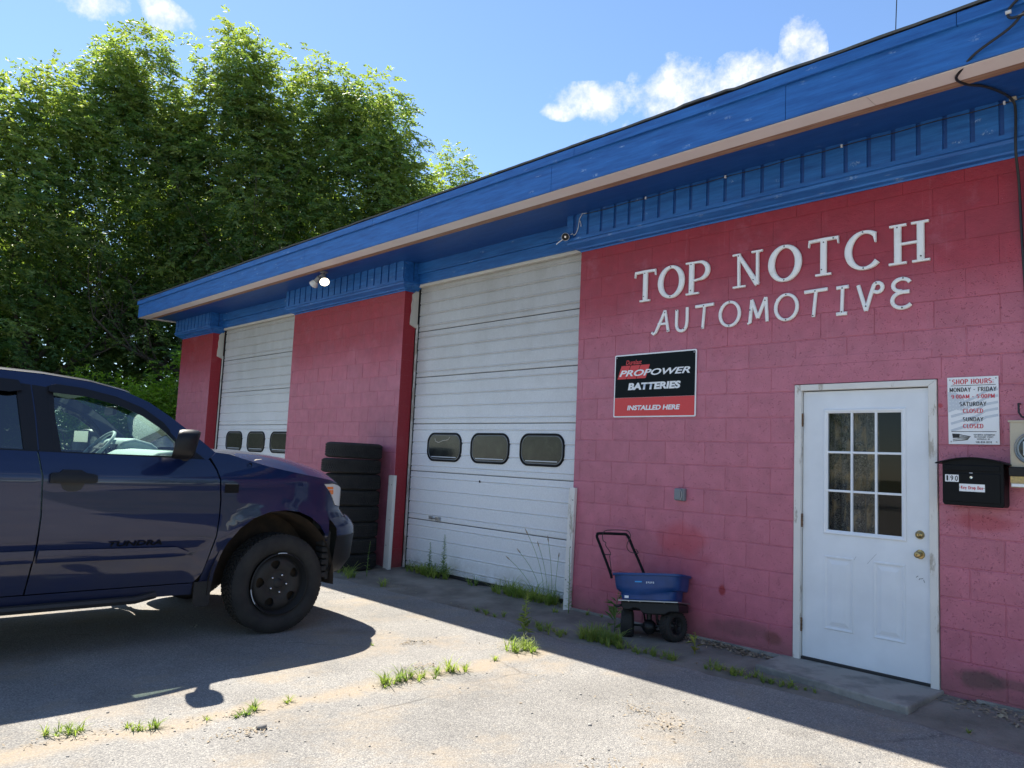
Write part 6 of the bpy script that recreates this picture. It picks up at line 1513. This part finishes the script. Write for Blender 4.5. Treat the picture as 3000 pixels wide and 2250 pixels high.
for _ in range(260):
    x, y = rg.uniform(-4, 3), rg.uniform(-5, 0); r = rg.uniform(.002, .008)
    z = GZ if y < edge_y(x)-.02 else dirt_z(x, y)
    t = bmesh.new(); bmesh.ops.create_icosphere(t, subdivisions=1, radius=r)
    for v in t.verts: v.co = Vector((v.co.x*rg.uniform(.8, 1.4), v.co.y*rg.uniform(.8, 1.4), v.co.z*.7))+Vector((x, y, z+r*.4))
    me = bpy.data.meshes.new('t'); t.to_mesh(me); bm.from_mesh(me); t.free(); bpy.data.meshes.remove(me)
stuff('loose_pebbles', bm, 'stone', 'small loose pebbles scattered over the asphalt', 'gravel')
def pebble(x, y, r, lab, seed):
    t = bmesh.new(); bmesh.ops.create_icosphere(t, subdivisions=2, radius=r)
    for v in t.verts: v.co = Vector((v.co.x*1.2, v.co.y, v.co.z*.6))*(1+.3*noise.noise(v.co*40+Vector((seed, 0, 0))))+Vector((x, y, GZ+r*.4))
    tag(obj('stone', t, 'stone', smooth=60), lab, 'stone')
pebble(-1.02, -3.81, .028, 'small pale stone casting a dark shadow near the grassy joint', 1)
pebble(-.02, -2.35, .011, 'tiny dark stone on the sunlit asphalt', 4)

# ================================================================== TREES
def leafy(name, lobes, leaf, seed, per=16, lw=.30, droop=.55, dens=9.0):
    """lobes: (cx,cy,cz,rx,ry,rz). sprays of paired leaflets hang from twigs spread through every lobe"""
    rg = np.random.default_rng(seed); P = []; TT = []; TI = []
    for (cx, cy, cz, rx, ry, rz) in lobes:
        vol = rx*ry*rz*4.19; n = int(dens*(vol**.80)*(2.2 if vol < 6 else 1.0)); C0 = np.array([cx, cy, cz]); Rr = np.array([rx, ry, rz])
        k = int(7+vol**.62*2.0); u = rg.normal(size=(k, 3)); u /= np.linalg.norm(u, axis=1)[:, None]; u[:, 2] = np.where(rg.uniform(size=k) < .35, np.abs(u[:, 2]), u[:, 2])
        sc = C0+u*Rr*rg.uniform(.55, 1.02, k)[:, None]; sr = (.17*np.mean(Rr)+.13)*rg.uniform(.7, 1.35, k); st = rg.normal(0, .24, k)
        m1 = int(n*.82); w = rg.integers(0, k, m1); g = rg.normal(size=(m1, 3)); g /= np.linalg.norm(g, axis=1)[:, None]; rad = rg.uniform(0, 1, m1)**.45
        P.append(sc[w]+g*rad[:, None]*sr[w][:, None]*np.array([1.25, 1.25, .85])); TT.append(g*.8+u[w]*.7); TI.append(st[w]+.16*g[:, 2])
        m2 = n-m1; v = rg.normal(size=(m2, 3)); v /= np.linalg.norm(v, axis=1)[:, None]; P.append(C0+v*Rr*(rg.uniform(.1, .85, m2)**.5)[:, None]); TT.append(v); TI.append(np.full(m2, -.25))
    P = np.concatenate(P); U = np.concatenate(TT); U /= np.linalg.norm(U, axis=1)[:, None]+1e-9; TI = np.concatenate(TI); k = P[:, 2] > .1; P = P[k]; U = U[k]; TI = TI[k]; m = len(P)
    # twig direction: outwards, bending down
    D = U*np.array([1, 1, .35])+rg.normal(size=(m, 3))*.35; D[:, 2] += .15-droop*rg.uniform(0, 1, m); D /= np.linalg.norm(D, axis=1)[:, None]
    j = np.arange(per); t = (j//2+1)/(per/2); side = np.where(j % 2 == 0, 1., -1.)
    tw = leaf*3.4
    up_ = np.array([0, 0, 1.]); Sd = np.cross(D, up_); Sd /= np.linalg.norm(Sd, axis=1)[:, None]+1e-9
    base = P[:, None, :]+D[:, None, :]*(tw*t)[None, :, None]; base[:, :, 2] -= (tw*.35*t*t)[None, :]
    ld = D[:, None, :]*.55+Sd[:, None, :]*side[None, :, None]*.75+rg.normal(size=(m, per, 3))*.25; ld[:, :, 2] -= droop*.75; ld /= np.linalg.norm(ld, axis=2)[:, :, None]
    L_ = leaf*rg.uniform(.7, 1.25, (m, per))[:, :, None]
    nrm = rg.normal(size=(m, per, 3))*.55+np.array([0, 0, 1.]); wv = np.cross(ld, nrm); wv /= np.linalg.norm(wv, axis=2)[:, :, None]+1e-9
    a = base; b = base+ld*L_*.45+wv*L_*lw*.5; c = base+ld*L_; d = base+ld*L_*.45-wv*L_*lw*.5
    V = np.stack([a, b, c, d], 2).reshape(-1, 3); nq = m*per
    i = np.arange(nq)*4; F = np.stack([i, i+1, i+2, i, i+2, i+3], 1).ravel()
    zr = (P[:, 2]-P[:, 2].min())/(np.ptp(P[:, 2])+.01); tint = np.clip(rg.normal(-.20+1.0*zr+TI*1.2, .10, m), 0, 1); tint = np.repeat(tint, per*4)  # light put into the tint: paler crown tops, darker low and inner leaves
    return np_mesh(name, V, F, 3, tint)
def limb(bm, p, d, L_, r, depth, rg):
    pts = [p]; rr = [r]; q = p.copy(); dd = d.copy()
    for i in range(5):
        dd = (dd+Vector(rg.normal(size=3))*.13+Vector((0, 0, .04))).normalized(); q = q+dd*L_/5; pts.append(q.copy()); rr.append(r*(1-.14*(i+1)))
    tube(bm, pts, rr, 6 if depth else 8)
    if depth < 3:
        for k in range(3 if depth else 4):
            t = rg.integers(2, 6); nd = (dd+Vector(rg.normal(size=3))*.75); nd.z = abs(nd.z)*.8+.25; limb(bm, pts[t], nd.normalized(), L_*.66, rr[t]*.62, depth+1, rg)
def tree(label, x, y, lobes, seed, leaf=.13, mat='leafA', dens=21, trunk_h=5.5, r=.22, kind='tree', name='broadleaf_tree', lw=.44, droop=.30, per=14, cat='tree', grp='trees behind the shop'):
    t = thing(name, label, cat, (x, y, -.15), grp)
    rg = np.random.default_rng(seed); bm = bmesh.new()
    for k in range(2 if trunk_h > 3 else 3): limb(bm, Vector((x+.25*k, y+.1*k, -.15)), Vector((rg.normal()*.14, rg.normal()*.14, 1)).normalized(), trunk_h, r*(1-.2*k), 0, rg)
    obj('trunk', bm, 'bark', t, smooth=60)
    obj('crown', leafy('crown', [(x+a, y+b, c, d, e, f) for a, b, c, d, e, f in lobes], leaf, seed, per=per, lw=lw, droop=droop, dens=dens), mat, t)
def polar(az, dist): return CAM.x+dist*math.sin(R(az)), CAM.y+dist*math.cos(R(az))
def ztop(el, dist): return CAM.z+dist*math.tan(R(el))
def mk(label, az, dist, seed, tips, body, **k):
    """tips: (az, elevation of tip, radius); body: (az, el centre, radius h, radius v)"""
    x, y = polar(az, dist); lobes = []
    for a, el, rr in tips:
        px_, py_ = polar(a, dist); zt_ = ztop(el, dist)
        lobes += [(px_-x, py_-y, zt_-rr*1.45, rr*.66, rr*.66, rr*1.45), (px_-x+.2*rr, py_-y, zt_-rr*1.9, rr*.95, rr*.95, rr*1.2), (px_-x, py_-y, zt_-rr*3.4, rr*1.35, rr*1.35, rr*1.9)]
    rg = np.random.default_rng(seed*3)
    for a, el, rr in list(tips)*2:
        a2 = a+rg.normal()*1.1; e2 = el-rg.uniform(.4, 2.6); r2 = rr*rg.uniform(.3, .5); px_, py_ = polar(a2, dist+rg.normal()*.8)
        lobes.append((px_-x, py_-y, ztop(e2, dist)-r2, r2, r2, r2*2.0))
    for a, el, rh, rv in body:
        px_, py_ = polar(a, dist+.6*math.sin(a)); lobes.append((px_-x, py_-y, ztop(el, dist), rh, rh, rv))
    tree(label, x, y, lobes, seed, **k)
mk('leftmost tall tree with drooping leaves behind the truck', -82, 23, 21, [(-84.5, 21.5, 1.2), (-80.4, 23.0, 1.15), (-82.3, 21.4, 1.2), (-78.7, 23.0, .9)], [(-83, 14, 2.3, 2.5), (-80, 11, 2.1, 2.6), (-86, 12, 2.3, 3), (-82, 6, 2.4, 2.6), (-85, 2, 2, 2), (-79, 5, 1.8, 2.2), (-80, 16, 1.8, 2)])
mk('tallest yellowish tree at the left behind the shop corner', -75, 24.5, 22, [(-76.3, 26.0, .95), (-74.1, 27.2, .95), (-75.2, 24.4, 1.3), (-77.2, 22.4, 1.0), (-72.6, 24.6, 1.0), (-71.4, 22.6, 1.0)], [(-75, 17, 2.3, 2.8), (-77.5, 13.5, 2.1, 2.6), (-73, 14, 2.3, 3.0), (-76, 8, 2.4, 2.8), (-72, 7, 2.2, 2.6), (-74, 3, 2.3, 1.8)])
mk('tall narrow topped tree left of centre in the row', -67.6, 24, 23, [(-69.4, 25.4, .9), (-68.3, 28.3, .85), (-66.9, 27.4, .9), (-65.6, 26.9, .9), (-67.6, 24.4, 1.3), (-65.2, 23.6, 1.1), (-70.4, 22.4, .9)], [(-67, 18, 2.2, 2.8), (-69.5, 15, 2.0, 2.6), (-65, 14.5, 2.1, 2.8), (-68, 9, 2.4, 2.8), (-65, 7, 2.3, 2.8), (-69, 4, 2.2, 2.0)])
mk('round topped tree rising over the middle of the roof', -60.5, 24.5, 24, [(-62.6, 26.6, .9), (-61.6, 27.2, .9), (-60.2, 25.9, 1.2), (-58.8, 26.1, .95), (-57.0, 26.8, .85), (-57.9, 24.2, 1.1), (-63.4, 23.0, .9)], [(-60.5, 19, 2.2, 2.6), (-58, 18, 1.9, 2.5), (-63, 16, 2.1, 2.6), (-60, 12, 2.4, 2.8), (-57.5, 12, 1.8, 2.5), (-62, 7, 2.4, 2.8), (-58, 6, 2.4, 2.8)])
mk('lower rightmost tree of the row meeting the roof edge', -56.2, 25, 25, [(-55.7, 22.3, .9), (-54.5, 21.9, .75), (-57.0, 22.0, 1.0), (-54.9, 19.6, 1.0)], [(-56, 15.5, 1.7, 2.2), (-55.2, 12, 1.6, 2.2), (-57, 10, 2.2, 2.6), (-55, 6, 2.2, 2.6)])
mk('small separate treetop showing above the roof right of the row', -51.4, 29, 26, [(-51.9, 22.6, .62), (-50.4, 21.4, .55), (-49.4, 20.7, .5), (-53.2, 19.9, .45)], [(-51.4, 17, 1.3, 1.6), (-51, 12, 1.7, 2.2), (-51, 7, 2, 2.5)])
mk('broad dark tree filling the gap low behind the truck roof', -79, 28, 27, [(-79, 15, 1.6), (-84, 14, 1.6)], [(-77, 8, 2.6, 2.4), (-81, 7, 2.6, 2.4), (-85, 7, 2.6, 2.4), (-79, 2.5, 2.8, 1.8), (-83, 2, 2.8, 1.6), (-87, 3, 2.6, 2.0)], leaf=.26, dens=13)
mk('dark tree behind the shop between the taller crowns', -66, 29, 28, [(-71, 19, 1.6), (-63, 20, 1.6)], [(-70, 13, 2.8, 2.8), (-66, 12, 2.8, 2.8), (-62, 12, 2.8, 2.8), (-58, 12, 2.6, 2.6), (-70, 6, 2.8, 2.8), (-64, 5, 2.8, 2.8)], leaf=.26, dens=13)
# bright round-leaved shrub at the shop corner and companions
def shrub(label, x, y, lobes, seed, dens=150, leaf=.075):
    tree(label, x, y, lobes, seed, leaf=leaf, mat='leafB', dens=dens, trunk_h=1.8, r=.05, name='shrub', lw=.62, droop=.25, per=10, cat='shrub', grp='shrubs behind the truck')
shrub('sunlit round leaved shrub beside the left end of the shop', -15.6, 1.1, [(0, 0, 2.9, .8, .9, 1.0), (-.4, -.5, 2.0, .9, .9, 1.1), (.3, .3, 1.3, .9, .9, 1.2), (-1.2, -.2, 1.6, .9, .9, 1.1)], 31)
shrub('darker shrub low behind the truck bonnet', -16.4, -1.0, [(0, 0, 1.4, 1.1, 1.1, 1.2), (-.8, .8, 2.0, 1.0, 1.0, 1.1), (.2, 1.2, .9, 1., 1., .9)], 32, 110)
shrub('dark shrub seen over the cab roof', -17.5, -3.4, [(0, 0, 1.5, 1.3, 1.2, 1.3), (-.5, 1.4, 1.7, 1.2, 1.2, 1.4)], 33, 110)
# ---- the other side of the street, behind and right of the camera (seen in glass and paint)
rg = np.random.default_rng(77)
proto = None
for i, (x, y, s) in enumerate([(26, 8, 1.), (29, -2, 1.15), (25, -12, .9), (20, -24, 1.1), (8, -30, 1.), (-4, -33, 1.2), (-16, -31, 1.), (-28, -27, 1.1), (30, 17, 1.05), (-23, -7.5, 1.3)]):
    if proto is None:
        proto = thing('street_tree', 'x', 'tree', (0, 0, -.15), 'trees across the street')
        bm = bmesh.new(); limb(bm, Vector((0, 0, 0)), Vector((0, 0, 1)), 4.5, .22, 0, rg); obj('trunk', bm, 'bark', proto, smooth=60, world=False)
        obj('crown', leafy('crown', [(0, 0, 5.5, 3, 3, 3), (1.5, .5, 4, 2.4, 2.4, 2.2), (-1.4, -.6, 4.2, 2.4, 2.4, 2.4), (0, .3, 7.4, 1.8, 1.8, 1.8)], .26, 5, per=12, dens=6), 'leafA', proto, world=False)
        o = proto
    else:
        o = proto.copy(); COL.objects.link(o)
        for ch in list(proto.children):
            c = ch.copy(); COL.objects.link(c); c.parent = o
    o.location = (x, y, -.15); o.scale = (s, s, s); o.rotation_euler = (0, 0, i*1.3)
    o['label'] = 'green roadside tree across the street, ' + ['facing the truck bonnet', 'straight across from the parked truck', 'largest gap to its left', 'at the bend behind the camera', 'farthest behind the camera', 'tallest behind the camera', 'behind the truck tailgate', 'last one down the street to the left', 'beyond the right end of the shop', 'at the left end of the tall tree row'][i]
